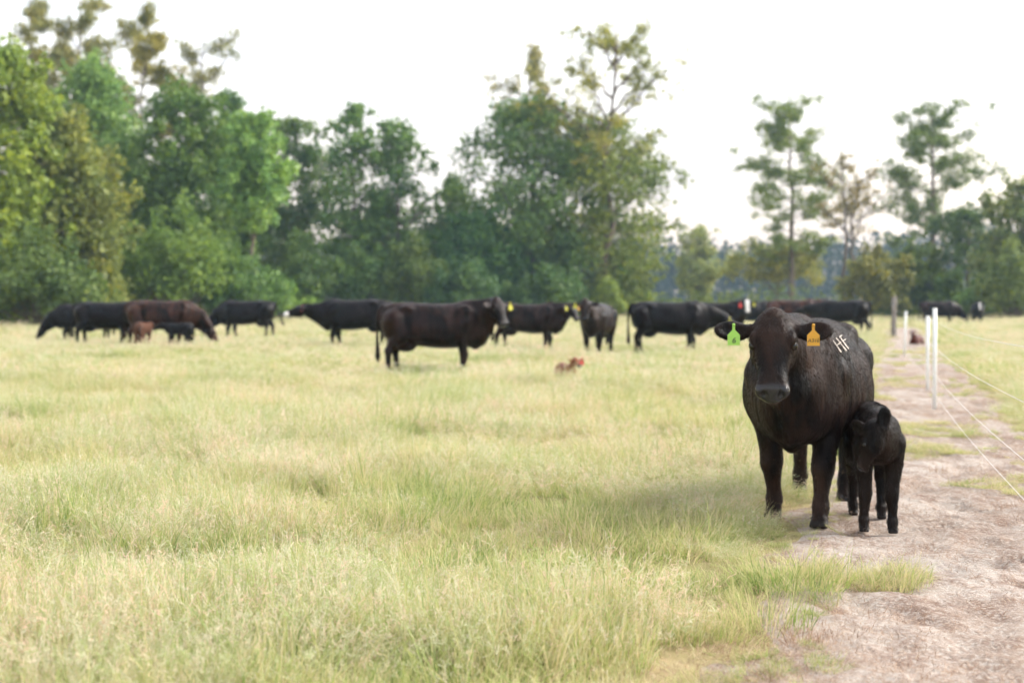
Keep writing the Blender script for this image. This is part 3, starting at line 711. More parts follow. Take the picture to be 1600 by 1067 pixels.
def coat_hair(root, n, l0, l1, wd, seed):
    rr = np.random.default_rng(seed); body = [c for c in root.children if c.name.startswith('body')][0]; me = body.data
    nv, npo = len(me.vertices), len(me.polygons); V = np.empty(nv * 3, np.float32); me.vertices.foreach_get('co', V); V = V.reshape(-1, 3).astype(float)
    Q = np.empty(npo * 4, np.int32); me.loops.foreach_get('vertex_index', Q); Q = Q.reshape(-1, 4)
    nose = np.empty(nv, np.float32); me.attributes['nose'].data.foreach_get('value', nose); hoof = np.empty(nv, np.float32); me.attributes['hoof'].data.foreach_get('value', hoof)
    a = V[Q[:, 2]] - V[Q[:, 0]]; b = V[Q[:, 3]] - V[Q[:, 1]]; N = np.cross(a, b); ar = np.linalg.norm(N, axis=1); N /= ar[:, None] + 1e-12
    ar = ar * ((nose[Q].max(1) < .1) & (hoof[Q].max(1) < .1)); f = rr.choice(npo, n, p=ar / ar.sum())
    u, v = rr.random(n)[:, None], rr.random(n)[:, None]; q = Q[f]; P = (V[q[:, 0]] * (1 - u) + V[q[:, 1]] * u) * (1 - v) + (V[q[:, 3]] * (1 - u) + V[q[:, 2]] * u) * v; nn = N[f]
    sw = (vnoise(P[:, 0] * 3 + P[:, 2] * 2, P[:, 1] * 3 + 5) - .5) * 1.6
    d = np.stack([-.55 + sw, rr.normal(0, .22, n), -1 + rr.normal(0, .25, n)], 1); d -= nn * (d * nn).sum(1)[:, None]; d /= np.linalg.norm(d, axis=1)[:, None] + 1e-9
    L = rr.uniform(l0, l1, n)[:, None]; s_ = np.cross(nn, d); s_ = s_ * np.cos(rr.normal(0, .5, n))[:, None] + nn * np.sin(rr.normal(0, .5, n))[:, None]; up = rr.uniform(.12, .38, n)[:, None]
    p0 = P + nn * .0005; p1 = P + d * L * .55 + nn * L * up * .7; p2 = P + d * L + nn * L * up * .75
    W = np.stack([p0 - s_ * wd / 2, p0 + s_ * wd / 2, p1 + s_ * wd / 2, p1 - s_ * wd / 2, p2], 1).reshape(-1, 3); k = np.arange(n)[:, None] * 5
    hm = mesh_np('hair', W, [k + np.array([[0, 1, 2, 3]]), k + np.array([[3, 2, 4]])])
    for nm in ('nose', 'white', 'hoof', 'shank'): attr(hm, nm, np.zeros(n * 5))
    h = obj('hair', hm, M_COAT, root); h.color = body.color
# ---- the near cow and her suckling calf
MAINY = -109.5
main = beast('cow', 'big black cow in the foreground facing us, branded HF, green and orange ear tags', 'cow', 2.09, 10.0, MAINY,
             pose('alert', turn=R(8), dy=-.09, pitch=56, pz=1.405, h=.0115, hs=1.025, fat=1.09, egg=.15, legs=cow_legs(.17, -.14, .20, -.16), droop=.06, eback=.22), 1.0, (.036, .020, .014),
             [(-1, M_LIME, '6', R(14), .95), (1, M_AMBER, 'A316', R(14), .95)])
calf = beast('calf', 'small black calf pressed against the big foreground cow, one ear up', 'calf', 2.38, 9.31, -98,
             dict(calf=True, h=.0085, legs=cow_legs(.02, -.02, -.02, -.16, True, .0), head=(.42, -.055, .685), hd=(-.15, -.30, -.90), hu=(-.25, -.90, .25), hs=.50,
                  ears=[((.450, .004, .728), (.12, .10, 1.0), (1, .25, 0)), ((.37, -.13, .66), (-.6, -.6, .35), (.3, -1, 0))],
                  neck=[((.26, 0, .60), (.35, -.02, .62), .11, .09), ((.35, -.02, .62), (.41, -.05, .64), .09, .075)], nsq=.9, tail=CTAIL), 1.03, (.024, .015, .011))

# HF brand: strokes laid on the hide of the near cow's flank
def brand(root):
    bpy.context.view_layer.update()
    body = [c for c in root.children if c.name.startswith('body')][0]; mw = root.matrix_world
    me = body.data; bvh = BVHTree.FromPolygons([mw @ v.co for v in me.vertices], [tuple(p.vertices) for p in me.polygons])
    def hit(px, py):
        d = Vector(((px - 800) / FPX, 1, -(py - 533.5) / FPX)); d.rotate(Matrix.Rotation(-PITCH, 3, 'X')); d.normalize()
        l, n, i, t = bvh.ray_cast(Vector((0, 0, CAMZ)), d); return (l, n, d) if l else (None, None, None)
    strokes = [((1300.5, 532), (1313.5, 551)), ((1305, 528), (1321.5, 548.5)), ((1306, 540), (1313, 534.5)), ((1310.5, 526.5), (1325, 546)), ((1310.5, 527), (1315, 524.5)), ((1316, 533.5), (1321, 530.5))]
    inv = mw.inverted(); mb = MB()
    for a, b in strokes:
        P = []; 
        for t in np.linspace(0, 1, 9):
            px, py = a[0] + (b[0] - a[0]) * t, a[1] + (b[1] - a[1]) * t; l, n, d = hit(px, py)
            if l is None: continue
            dx, dy = b[0] - a[0], b[1] - a[1]; q = math.hypot(dx, dy); wpx = .75 * (.6 + .7 * random.random())
            l1 = hit(px - dy / q * wpx, py + dx / q * wpx); l2 = hit(px + dy / q * wpx, py - dx / q * wpx)
            if l1[0] is None or l2[0] is None: continue
            P.append((inv @ (l1[0] + l1[1] * .0065), inv @ (l2[0] + l2[1] * .0065)))
        V = [p for pr in P for p in pr]; Q = [(2 * i, 2 * i + 1, 2 * i + 3, 2 * i + 2) for i in range(len(P) - 1)]
        if len(P) > 1: mb.add([tuple(v) for v in V], Q)
    if mb.n: 
        o = obj('flank_brand', mb.mesh('flank_brand'), M_BRAND, root); o['label'] = 'pale HF brand on the flank'
random.seed(4); brand(main)
coat_hair(main, 120000, .014, .026, .0016, 1); coat_hair(calf, 50000, .014, .028, .0015, 2)

# ---- the herd behind
def herd(label, px, fy, yaw, spec, scale=1.0, tint=(.022, .014, .012), tags=(), h=.021, name='cow', cat='cow', group='black cattle of the herd behind'):
    d = depth(fy); spec['h'] = spec.get('h', h)
    return beast(name, label, cat, gx(px, d), d, yaw, spec, scale, tint, tags, group)
BRN = (.060, .028, .018); BLK = (.007, .005, .006)
T_ = lambda s_, m: (s_, m, '', 0.0, 1.25)
herd('black cow side-on in mid-field, head turned to us, yellow tag, nearest of the herd', 678, 591, 4, pose('alert', turn=R(-58), pitch=58, pz=1.43, legs=cow_legs(.02, -.02, .12, -.04)), 1.03, (.026, .013, .011), [(1, M_YELLOW, '', R(-58), 1.1)] , .016)
herd('black cow with outstretched head and red tag, left of the nearest herd cow', 556, 549, 184, pose('low', hz=1.16, hdv=(.86, .38, -.30), hs=1.08, white='muzzle'), 1.05, BLK, [T_(1, M_REDTAG)])
herd('black cow behind the nearest herd cow, looking right between yellow and orange tags', 826, 552, -8, pose('alert', turn=R(-42), pitch=50, pz=1.36, legs=cow_legs(.05, -.06, .12, -.1)), .98, (.028, .015, .012), [(-1, M_YELLOW, '', R(-42), 1.1), (1, M_AMBER, '', R(-42), 1.1)])
herd('black cow standing head-on to us with one yellow tag, right of the lying red calf', 934, 559, -106, pose('alert', turn=R(14), dy=-.12, pitch=60, pz=1.45), 1.0, (.028, .017, .013), [(-1, M_YELLOW, '', R(10), 1.1)])
herd('solid black cow side-on with lowered head and yellow tag, left of the foreground cow', 1046, 557, 2, pose('low', hz=1.0, hdv=(.72, -.15, -.66)), 1.04, BLK, [(-1, M_YELLOW, '', R(-90), 1.2)])
herd('black cow with broad white face and red tag looking over at us', 1117, 536, -18, pose('alert', turn=R(-66), pitch=66, pz=1.46, white='face'), 1.0, (.014, .009, .008), [(-1, M_REDTAG, '', R(-66), 1.5), (1, M_YELLOW, '', R(-66), 1.2)])
herd('black cow with a white patch on the face, far behind the foreground cow\'s left ear', 1172, 522, 10, pose('alert', turn=R(-20), pitch=50, pz=1.36, white='blaze'), 1.0, BLK)
herd('black cow with reddish-brown flank half hidden behind the foreground cow\'s head', 1240, 524, -6, pose('alert', turn=R(10), pitch=50, pz=1.36), 1.05, (.075, .026, .015))
herd('black cow with its rump to the right just beyond the foreground cow\'s back', 1318, 529, 150, pose('low', hz=1.1), 1.03, (.012, .009, .008))
herd('black grazing cow seen against the trees at far right beyond the white posts', 1467, 509, -6, pose('graze'), 1.04, (.026, .011, .008))
herd('black cow with a white blaze facing us at the far right tree edge', 1527, 509, -108, pose('alert', turn=R(16), pitch=60, pz=1.38, white='blaze'), 1.0, BLK)
herd('black cow grazing with head down, leftmost of the herd', 130, 534, 196, pose('graze'), 1.0, BLK)
herd('black cow at far left, side-on, its head hidden behind the brownish cow', 168, 541, 4, pose('low', hz=.95), 1.06, BLK)
herd('brownish-black cow at far left grazing to the right with calves at her side', 254, 546, 6, pose('graze', hx=1.32), 1.06, (.055, .022, .013))
herd('black cow grazing to the left with its tail swung out, before the vine mound', 386, 531, 176, pose('graze', tail=([(-.93, 0, 1.27), (-1.0, 0, 1.22), (-1.07, 0, 1.0), (-1.16, 0, .75), (-1.24, 0, .58), (-1.28, 0, .50)], [.045, .034, .028, .026, .046, .02])), 1.07, BLK)
CALFSTAND = lambda **k: dict(calf=True, legs=cow_legs(.04, -.04, .03, -.04, True), head=(.53, .0, .74), hd=(.8, .1, -.6), neck=[((.28, 0, .62), (.52, 0, .70), .11, .075)], tail=CTAIL, h=.014, **k)
herd('small black calf standing against the brownish cow at far left', 279, 548, 176, CALFSTAND(), 1.0, BLK, name='calf', cat='calf', group='calves')
herd('reddish-brown calf standing end-on behind the brownish cow\'s rump', 224, 548, 80, CALFSTAND(solid=.9), 1.02, (.09, .042, .026), name='calf', cat='calf', group='calves')
def lying():
    legs = []
    for s_ in (-1, 1):
        legs.append(([(.22, s_ * .09, .16), (.36, s_ * .12, .07), (.26, s_ * .13, .045), (.14, s_ * .12, .035)], [.07, .04, .03, .03]))
        legs.append(([(-.24, s_ * .09, .18), (-.10, s_ * .16, .11), (-.26, s_ * .19, .05), (-.06, s_ * .20, .04)], [.10, .065, .035, .028]))
    return dict(calf=True, dz=-.40, legs=legs, head=(.48, 0, .50), hd=(.85, .1, -.5), neck=[((.26, 0, .22), (.46, 0, .44), .11, .075)], tail=([(-.40, 0, .30), (-.46, .04, .16), (-.46, .10, .05)], [.025, .018, .014]), h=.013, hoof=False, fat=1.15, solid=.9)
herd('rust-red calf lying in the grass with a big red ear tag', 886, 600, -74, lying(), .88, (.20, .062, .025), [(1, M_REDTAG, '', R(0), 1.1)], name='calf', cat='calf', group='calves')
herd('dark brown calf lying on the far end of the track by the wooden post', 1432, 541, -120, lying(), .9, (.10, .03, .02), name='calf', cat='calf', group='calves')

# ------------------------------------------------------------------ trees
def leaf_quads(P, rng, s0, s1, asp=.6, up=.35, dirs=None):
    """leaf-shaped rhombus cards at points P -> verts, quads, rnd"""
    n = len(P); nrm = rng.normal(size=(n, 3)); nrm[:, 2] += up
    if dirs is not None: nrm += dirs * .8
    nrm /= np.linalg.norm(nrm, axis=1)[:, None]
    t = np.cross(nrm, rng.normal(size=(n, 3))); t /= np.linalg.norm(t, axis=1)[:, None] + 1e-9; b = np.cross(nrm, t)
    L = rng.uniform(s0, s1, n)[:, None]; W = L * asp
    V = np.stack([P - t * L * .5, P + b * W * .5 - t * L * .05, P + t * L * .5, P - b * W * .5 - t * L * .05], 1).reshape(-1, 3)
    return V, np.arange(4 * n).reshape(n, 4), np.repeat(rng.random(n), 4)
def noise3(P, s):
    return (vnoise(P[:, 0] * s + P[:, 2] * s * .37, P[:, 1] * s + 3) + vnoise(P[:, 2] * s + 11, P[:, 0] * s * .7 + P[:, 1] * s * .7)) * .5
def crown_mesh(lobes, rng, nleaf, s0, s1, asp=.6, hole=.0, up=.35, fill=.5, inner=None, core=.4):
    C = np.array([l[0] for l in lobes], float); Rr = np.array([l[1] for l in lobes], float)
    wt = (Rr[:, 0] * Rr[:, 1] * Rr[:, 2]) ** (2 / 3); wt /= wt.sum()
    i = rng.choice(len(lobes), nleaf, p=wt); d = rng.normal(size=(nleaf, 3)); d /= np.linalg.norm(d, axis=1)[:, None]
    r = rng.random(nleaf) ** fill; r = r * (1 + np.abs(rng.normal(0, .22, nleaf))); P = C[i] + d * Rr[i] * r[:, None]
    if inner:
        C2 = np.array([l[0] for l in inner]); R2 = np.array([l[1] for l in inner]); m = int(nleaf * core); j = rng.choice(len(inner), m, p=R2[:, 0] ** 2 / (R2[:, 0] ** 2).sum())
        P[:m] = C2[j] + d[:m] * R2[j] * (rng.random(m) ** .4)[:, None]
    if hole > 0:
        k = noise3(P, 1.1) + rng.normal(0, .05, nleaf) > hole; P = P[k]; d = d[k]
    k = P[:, 2] > .05; P = P[k]; d = d[k]
    V, Q, rn = leaf_quads(P, rng, s0, s1, asp, up, d)
    me = mesh_np('crown', V, Q, False); attr(me, 'rnd', rn); me.materials.append(M_LEAF); return me
def limb(rng, a, b, n=6, wob=.06, rise=.0):
    a = np.array(a, float); b = np.array(b, float); t = np.linspace(0, 1, n)[:, None]; L = np.linalg.norm(b - a)
    p = a + (b - a) * t + rng.normal(0, wob * L, (n, 3)) * np.sin(t * np.pi); p[:, 2] += (rise * L * np.sin(t * np.pi))[:, 0]; return p
def broadleaf(seed, H, Rw, zb, prof, nl, nleaf, s0=.26, s1=.50, lob=(.15, .30), hole=.0, tr=.22, lean=0.0, fill=.5, flat=.8, core=.40):
    rng = np.random.default_rng(seed); mb = MB(); lobes = []; inner = []
    top = np.array([lean * H, 0, H * .93]); axis = limb(rng, (0, 0, -.2), top, 9, .012)
    mb.tube(axis, np.linspace(tr, tr * .12, 9), 8)
    on = lambda z: np.array([np.interp(z, axis[:, 2], axis[:, k]) for k in (0, 1, 2)])
    sq = rng.uniform(.7, 1.25, 7)          # uneven outline round the compass
    for i in range(7):
        t = (i + .5) / 7; z = zb + (H - zb) * t; rr = Rw * np.interp(t, *prof) * .74; c = on(z) + rng.normal(0, .18, 3) * Rw * np.array([1, 1, .3])
        inner.append((c, (rr, rr, (H - zb) / 7 * .95)))
    nl = int(nl * 2.4)
    for i in range(nl):
        t = np.clip((i + .5) / nl + rng.normal(0, .03), .0, .985); z = zb + (H - zb) * t; a = i * 2.399 + rng.normal(0, .5)
        rad = Rw * np.interp(t, *prof) * np.interp(a % 6.283, np.linspace(0, 6.283, 8), np.append(sq, sq[0])) * rng.uniform(.75, 1.12)
        lr = max(Rw * rng.uniform(*lob), .5); lr = min(lr, 1.9); q = max(rad - lr * .6, 0); base = on(z); c = base + np.array([q * math.cos(a), q * math.sin(a), 0]); c[2] = min(z, H - lr * .6)
        lobes.append((c, (lr, lr, lr * flat)))
        if i % 2 == 0:
            zz = max(z - q * .8 - .5, zb * .55); mb.tube(limb(rng, on(zz), c, 5, .06, .06), np.linspace(tr * .32 * (1 - .6 * t), .015, 5), 5)
    for i in range(nl // 2):
        t = rng.uniform(.15, 1.0); a = rng.uniform(0, 6.283); z = zb + (H - zb) * t; q = Rw * np.interp(t, *prof) * rng.uniform(.95, 1.25); r_ = rng.uniform(.28, .6); c = on(z) + np.array([q * math.cos(a), q * math.sin(a), rng.uniform(0, .9)])
        lobes.append((c, (r_, r_, r_ * 1.2))); mb.tube(limb(rng, on(max(z - 1.0, .3)), c, 4, .05, .05), np.linspace(.04, .012, 4), 4)
    nleaf = int(nleaf * 1.45)
    return mb.mesh('trunk'), crown_mesh(lobes, rng, nleaf, s0, s1, .62, hole, fill=fill, inner=inner, core=core)
def pine(seed, H, Rw, zb, nwh=13, nleaf=9000, tr=.24):
    rng = np.random.default_rng(seed); mb = MB(); lobes = []
    axis = limb(rng, (0, 0, -.2), (rng.normal(0, .2), 0, H), 10, .006); mb.tube(axis, np.linspace(tr, .03, 10), 8)
    nb = nwh * 4
    for i in range(nb):
        t = np.clip((i + rng.random()) / nb, 0, 1); z = zb + (H * .97 - zb) * t ** .92; a = i * 2.399 + rng.normal(0, .5)
        l = Rw * np.interp(t, [0, .12, .4, .7, .9, 1], [.7, .95, 1.0, .78, .5, .3]) * rng.uniform(.35, 1.12); up = .05 + .55 * t + rng.normal(0, .2)
        st = np.array([np.interp(z, axis[:, 2], axis[:, k]) for k in (0, 1, 2)]); e = st + np.array([l * math.cos(a), l * math.sin(a), l * up])
        p = limb(rng, st, e, 6, .04, -.04); mb.tube(p, np.linspace(.06 * (1 - .6 * t), .012, 6), 5)
        for q in range(int(2 + l * 1.5)):
            s = rng.uniform(.45, 1.05); c = st + (e - st) * s + rng.normal(0, .38, 3) * np.array([1, 1, .8]); r_ = rng.uniform(.32, .68)
            lobes.append((c + np.array([0, 0, .12]), (r_, r_, r_ * .75)))
    lobes.append(((axis[-1]), (.4, .4, .7)))
    return mb.mesh('trunk'), crown_mesh(lobes, rng, int(nleaf * 1.5), .26, .46, .26, 0, .6, .6)
def sparse(seed, H, spread, zb, n1=9, nleaf=3500, tr=.2, lobr=(.35, .7), dense=1.0, stems=1, lean=0.0):
    """open-topped tree: forking limbs that stay visible, thin leaf clusters at the twigs"""
    rng = np.random.default_rng(seed); mb = MB(); lobes = []
    for sidx in range(stems):
        off = np.array([sidx * .8, rng.normal(0, .3), 0]); hh = H * (1 if sidx == 0 else .86)
        axis = limb(rng, off + (0, 0, -.2), off + np.array([rng.normal(0, .4) + lean * H, 0, hh]), 10, .02); mb.tube(axis, np.linspace(tr, .03, 10), 7)
        for i in range(n1):
            t = (i + rng.random()) / n1; z = zb + (hh * .92 - zb) * t; st = np.array([np.interp(z, axis[:, 2], axis[:, k]) for k in (0, 1, 2)])
            a = i * 2.4 + rng.normal(0, .5); L = spread * (1.05 - .55 * t) * rng.uniform(.6, 1.15)
            e = st + np.array([L * math.cos(a), L * math.sin(a), L * rng.uniform(.55, 1.15)]); p = limb(rng, st, e, 7, .05, .05); mb.tube(p, np.linspace(tr * .36, .018, 7), 5)
            for q in range(8):
                s = rng.uniform(.3, 1); b0 = p[0] + (p[-1] - p[0]) * s; v = (e - st) / L + rng.normal(0, .75, 3); l2 = L * rng.uniform(.2, .42); e2 = b0 + v * l2
                p2 = limb(rng, b0, e2, 5, .07); mb.tube(p2, np.linspace(.035, .010, 5), 4)
                for u in range(4):
                    c = p2[-1] + (p2[-3] - p2[-1]) * rng.random() + rng.normal(0, .25, 3); r_ = rng.uniform(*lobr)
                    if rng.random() < dense: lobes.append((c, (r_, r_, r_ * .8)))
    return mb.mesh('trunk'), crown_mesh(lobes, rng, int(nleaf * 2.6), .15, .30, .6, 0, .35, .6)
LB = 3.7
STUB = ([0, .2, .4, .58, .75, 1], [.30, .38, .85, .9, .5, .42])
OVOID = ([0, .15, .45, .75, 1], [.55, .9, 1.0, .72, .15]); DOME = ([0, .25, .55, .85, 1], [.9, 1.0, .95, .65, .25]); CONE = ([0, .1, .4, .8, 1], [.7, 1, .8, .35, .08]); COLM = ([0, .2, .6, .9, 1], [.7, .9, 1, .7, .3])
DRAPE = ([0, .2, .5, .8, 1], [1.0, .92, .75, .55, .25])
def tree(label, px, d, ytop, wpx, kind, tint, seed, name='tree', group='trees of the pasture edge', zb=None, **kw):
    x = gx(px, d); H = hgt(ytop, d); Rw = wpx / 2 / FPX * d * (1.28 if kind == 'pine' else 1.0 if kind == 'sparse' else 1.22)
    zb_ = H * (zb if zb is not None else .12)
    if kind == 'pine': tm, cm = pine(seed, H, Rw, zb_, **kw)
    elif kind == 'sparse': tm, cm = sparse(seed, H, Rw, zb_, **kw)
    else: tm, cm = broadleaf(seed, H, Rw, zb_, kind, kw.pop('nl', 26), kw.pop('nleaf', 9000), **kw)
    z = float(gz(x, d)); t = empty(name, (x, d, z)); tag(t, label, 'pine tree' if kind == 'pine' else 'tree', group)
    obj('trunk', tm, M_BARK, t); c = obj('crown', cm, None, t); c.color = tuple(v * LB for v in tint) + (1,); return t
G_BLUE = (.066, .115, .044); G_MID = (.080, .122, .040); G_DARK = (.056, .090, .036); G_YEL = (.112, .150, .038); G_OLIVE = (.105, .120, .042); G_LIGHT = (.105, .175, .065); G_PINE = (.070, .105, .035)
# left wood, front row
tree('yellow-green vine-hung tree at the extreme left edge of the picture', 2, 76, 78, 150, COLM, G_YEL, 101, nl=30, nleaf=11000, zb=.03)
tree('olive vine-draped tree with a peaked shaggy top, second from the left edge', 102, 80, 182, 205, DRAPE, G_OLIVE, 102, nl=34, nleaf=13000, zb=.02)
tree('feathery pale-green rounded tree behind the olive vine-draped one', 150, 100, 96, 175, OVOID, (.100, .160, .065), 103, nl=28, nleaf=12000, zb=.2)
tree('dark broad tree with rounded crown, right of the pale feathery tree', 285, 98, 140, 150, DOME, (.060, .100, .030), 104, nl=28, nleaf=12000, zb=.1)
tree('slim blue-green tree rising behind the young light-green tree', 362, 112, 146, 100, CONE, G_BLUE, 105, nl=22, nleaf=7000, zb=.25)
tree('young light-green tree with a bare pinkish lower trunk', 398, 94, 178, 92, OVOID, G_LIGHT, 106, nl=18, nleaf=5500, zb=.46, tr=.16)
tree('dark green tree between the young light-green tree and the airy pair', 466, 116, 186, 120, COLM, G_DARK, 107, nl=24, nleaf=8000, zb=.1, hole=.34)
tree('airy blue-green tree with sky showing through, left of a pair', 553, 112, 162, 105, OVOID, G_BLUE, 108, nl=20, nleaf=5200, zb=.22, hole=.40)
tree('airy blue-green tree with sloping right side, right of a pair', 622, 112, 190, 130, DRAPE, G_BLUE, 109, nl=24, nleaf=7000, zb=.14, hole=.38)
tree('small dark tree filling the gap left of the big domed tree', 706, 118, 282, 95, OVOID, G_DARK, 110, nl=18, nleaf=5500, zb=.05)
tree('low dark tree at the foot of the big domed tree', 748, 108, 335, 140, DOME, (.04, .085, .04), 111, nl=20, nleaf=7500, zb=.03)
tree('shadowy tree deep behind the vine mound', 250, 128, 268, 150, DOME, G_DARK, 131, nl=22, nleaf=7000, zb=.02)
tree('shadowy tree deep behind the young light-green tree', 420, 130, 292, 150, DOME, G_DARK, 132, nl=22, nleaf=7000, zb=.02)
tree('shadowy tree deep behind the airy pair', 590, 130, 330, 150, DOME, G_DARK, 133, nl=20, nleaf=6500, zb=.02)
tree('shadowy tree behind the olive vine-draped tree', 190, 112, 250, 130, COLM, G_MID, 134, nl=22, nleaf=7000, zb=.02)
# left wood, tall open tops behind
tree('tall thin-topped tree with open crown at top left corner', 45, 118, -8, 110, 'sparse', (.13, .13, .06), 112, zb=.5, n1=10, nleaf=4200, lobr=(.28, .62))
tree('tall open-crowned tree above the feathery one, second of the thin tops', 122, 122, -12, 130, 'sparse', (.14, .135, .06), 113, zb=.5, n1=12, nleaf=6500, lobr=(.3, .7))
tree('tall open-crowned yellowish tree, third of the thin tops', 232, 120, 2, 120, 'sparse', (.15, .14, .05), 114, zb=.5, n1=11, nleaf=5200, lobr=(.28, .62))
tree('leaning tall tree with bare twigs reaching right, last of the thin tops', 290, 120, 40, 150, 'sparse', (.12, .12, .06), 115, zb=.55, n1=9, nleaf=2200, lobr=(.3, .6), lean=.10)
# centre
tree('big dense domed tree in the middle of the picture', 832, 112, 155, 205, DOME, (.068, .112, .045), 116, nl=38, nleaf=17000, zb=.03, hole=.30, tr=.4)
tree('tallest centre tree with thin wandering limbs above the dome', 945, 110, 38, 210, 'sparse', (.150, .150, .045), 117, zb=.42, n1=15, nleaf=3600, tr=.34, lobr=(.25, .55), lean=.02)
tree('leafy yellow-green tree right of the dome, under the wandering limbs', 945, 112, 185, 170, COLM, (.095, .120, .038), 118, nl=32, nleaf=11000, zb=.07, hole=.36)
tree('sparse tree with thin twigs poking above the dome', 815, 116, 62, 110, 'sparse', (.14, .13, .06), 119, zb=.6, n1=8, nleaf=1500, lobr=(.3, .55))
tree('small dark round tree at the right foot of the centre trees', 985, 118, 396, 58, DOME, (.055, .070, .030), 120, nl=12, nleaf=3000, zb=.1)
# right
tree('stubby lone tree with vine-wrapped trunk and tufted top, right of centre', 1092, 150, 356, 84, STUB, (.13, .15, .075), 121, nl=16, nleaf=4200, zb=.04, tr=.55, hole=.33, core=.25)
tree('tall pine with level boughs above the foreground cow', 1238, 128, 158, 155, 'pine', (.085, .115, .035), 122, zb=.27, nwh=15, nleaf=13000, tr=.3)
tree('low spreading leafy tree round the foot of the tall pine', 1215, 132, 384, 110, DOME, (.125, .130, .045), 123, nl=14, nleaf=3800, zb=.50, tr=.2)
tree('bare thin-branched tree between the two pines, ivy on its stems', 1318, 122, 232, 115, 'sparse', (.15, .125, .07), 124, zb=.40, n1=9, nleaf=1300, lobr=(.2, .45), stems=2, tr=.22, dense=.55)
tree('rounded-topped pine behind the white posts', 1462, 118, 178, 165, 'pine', (.070, .100, .038), 125, zb=.34, nwh=14, nleaf=12500, tr=.3)
tree('dark low-boughed pine between the rounded pine and the right edge', 1512, 112, 335, 125, 'pine', (.045, .075, .03), 126, zb=.12, nwh=10, nleaf=8500, tr=.2)
tree('broad tree cut by the right edge of the picture', 1605, 104, 285, 140, DOME, (.085, .105, .04), 127, nl=24, nleaf=8500, zb=.12, hole=.34)
tree('olive bushy tree behind the wooden post', 1372, 108, 398, 80, DOME, (.115, .115, .045), 128, nl=16, nleaf=4200, zb=.06, hole=.3)
tree('small green tree left of the rounded pine\'s trunk', 1428, 112, 392, 70, DOME, (.075, .105, .035), 129, nl=14, nleaf=3800, zb=.05, hole=.3)

def shrub(label, px, d, ytop, wpx, tint, seed, nl=16, nleaf=5000, name='shrub', s0=.2, s1=.36):
    rng = np.random.default_rng(seed); H = hgt(ytop, d); Rw = wpx / 2 / FPX * d; lobes = []; mb = MB()
    for i in range(nl * 2):
        a = rng.uniform(0, 6.28); q = Rw * math.sqrt(rng.random()) * .8; zt = H * (1 - (q / Rw) ** 2 * .55) * rng.uniform(.4, 1.08); r_ = min(Rw * .36, max(zt * .42, .35)) * rng.uniform(.55, 1.05)
        c = np.array([q * math.cos(a), q * math.sin(a) * .8, max(zt - r_ * .75, r_ * .4)]); lobes.append((c, (r_, r_, r_ * .8)))
        mb.tube(limb(rng, (rng.normal(0, .2), rng.normal(0, .2), -.1), c, 5, .06), np.linspace(.05, .012, 5), 4)
    for i in range(nl):
        a = rng.uniform(0, 6.28); q = Rw * rng.uniform(.1, 1.1); c = np.array([q * math.cos(a), q * math.sin(a) * .8, H * (1 - (q / Rw) ** 2 * .6) * rng.uniform(.85, 1.2)]); r_ = rng.uniform(.25, .55); c[2] = max(c[2], .3)
        lobes.append((c, (r_, r_, r_ * 1.3)))
    x = gx(px, d); t = empty(name, (x, d, float(gz(x, d)))); tag(t, label, 'shrub', 'shrubs along the wood')
    obj('stem', mb.mesh('stem'), M_BARK, t); c = obj('foliage', crown_mesh(lobes, rng, nleaf, s0, s1, .65, .0, .5, .42), None, t); c.color = tuple(v * LB for v in tint) + (1,)
shrub('dark vine-covered thicket at the lower left corner of the wood', 60, 72, 385, 230, (.055, .085, .035), 201, 20, 9000)
shrub('big green mound of climbing vines behind the leftmost cows', 265, 86, 330, 200, (.085, .130, .040), 202, 24, 10000)
shrub('broad lower vine mound right of the big one', 372, 88, 402, 150, (.070, .120, .045), 203, 18, 7000)
shrub('low light-green vine bank behind the cow with swung-out tail', 430, 98, 448, 190, (.095, .160, .055), 204, 16, 6000)
shrub('dark blue-green bush below the young light-green tree', 470, 100, 385, 120, (.055, .092, .036), 205, 16, 5500)
shrub('dense bush under the airy pair of trees, left half', 560, 102, 395, 130, (.052, .092, .04), 206, 18, 6500)
shrub('dense bush under the airy pair of trees, right half', 645, 102, 388, 120, (.060, .090, .036), 207, 18, 6500)
shrub('dark bush behind the nearest herd cow\'s back', 725, 100, 420, 120, (.042, .080, .038), 208, 16, 6000)
shrub('dark bush in front of the big domed tree, above the tagged pair', 850, 102, 425, 150, (.045, .080, .035), 209, 16, 6500)
shrub('small yellow-green bush above the head-on cow', 948, 106, 452, 60, (.115, .150, .045), 210, 9, 2200)
shrub('pale weedy bush left of the solid black cow', 992, 112, 452, 70, (.10, .14, .05), 211, 9, 2200)
shrub('olive bush by the right edge of the picture', 1585, 98, 395, 130, (.085, .11, .04), 212, 16, 5500)
shrub('bright green bush behind the cow with a white blaze', 1535, 104, 448, 110, (.085, .14, .05), 213, 12, 4000)
shrub('dark low bush beside the rounded pine\'s trunk', 1490, 108, 440, 90, (.055, .09, .035), 214, 12, 3500)

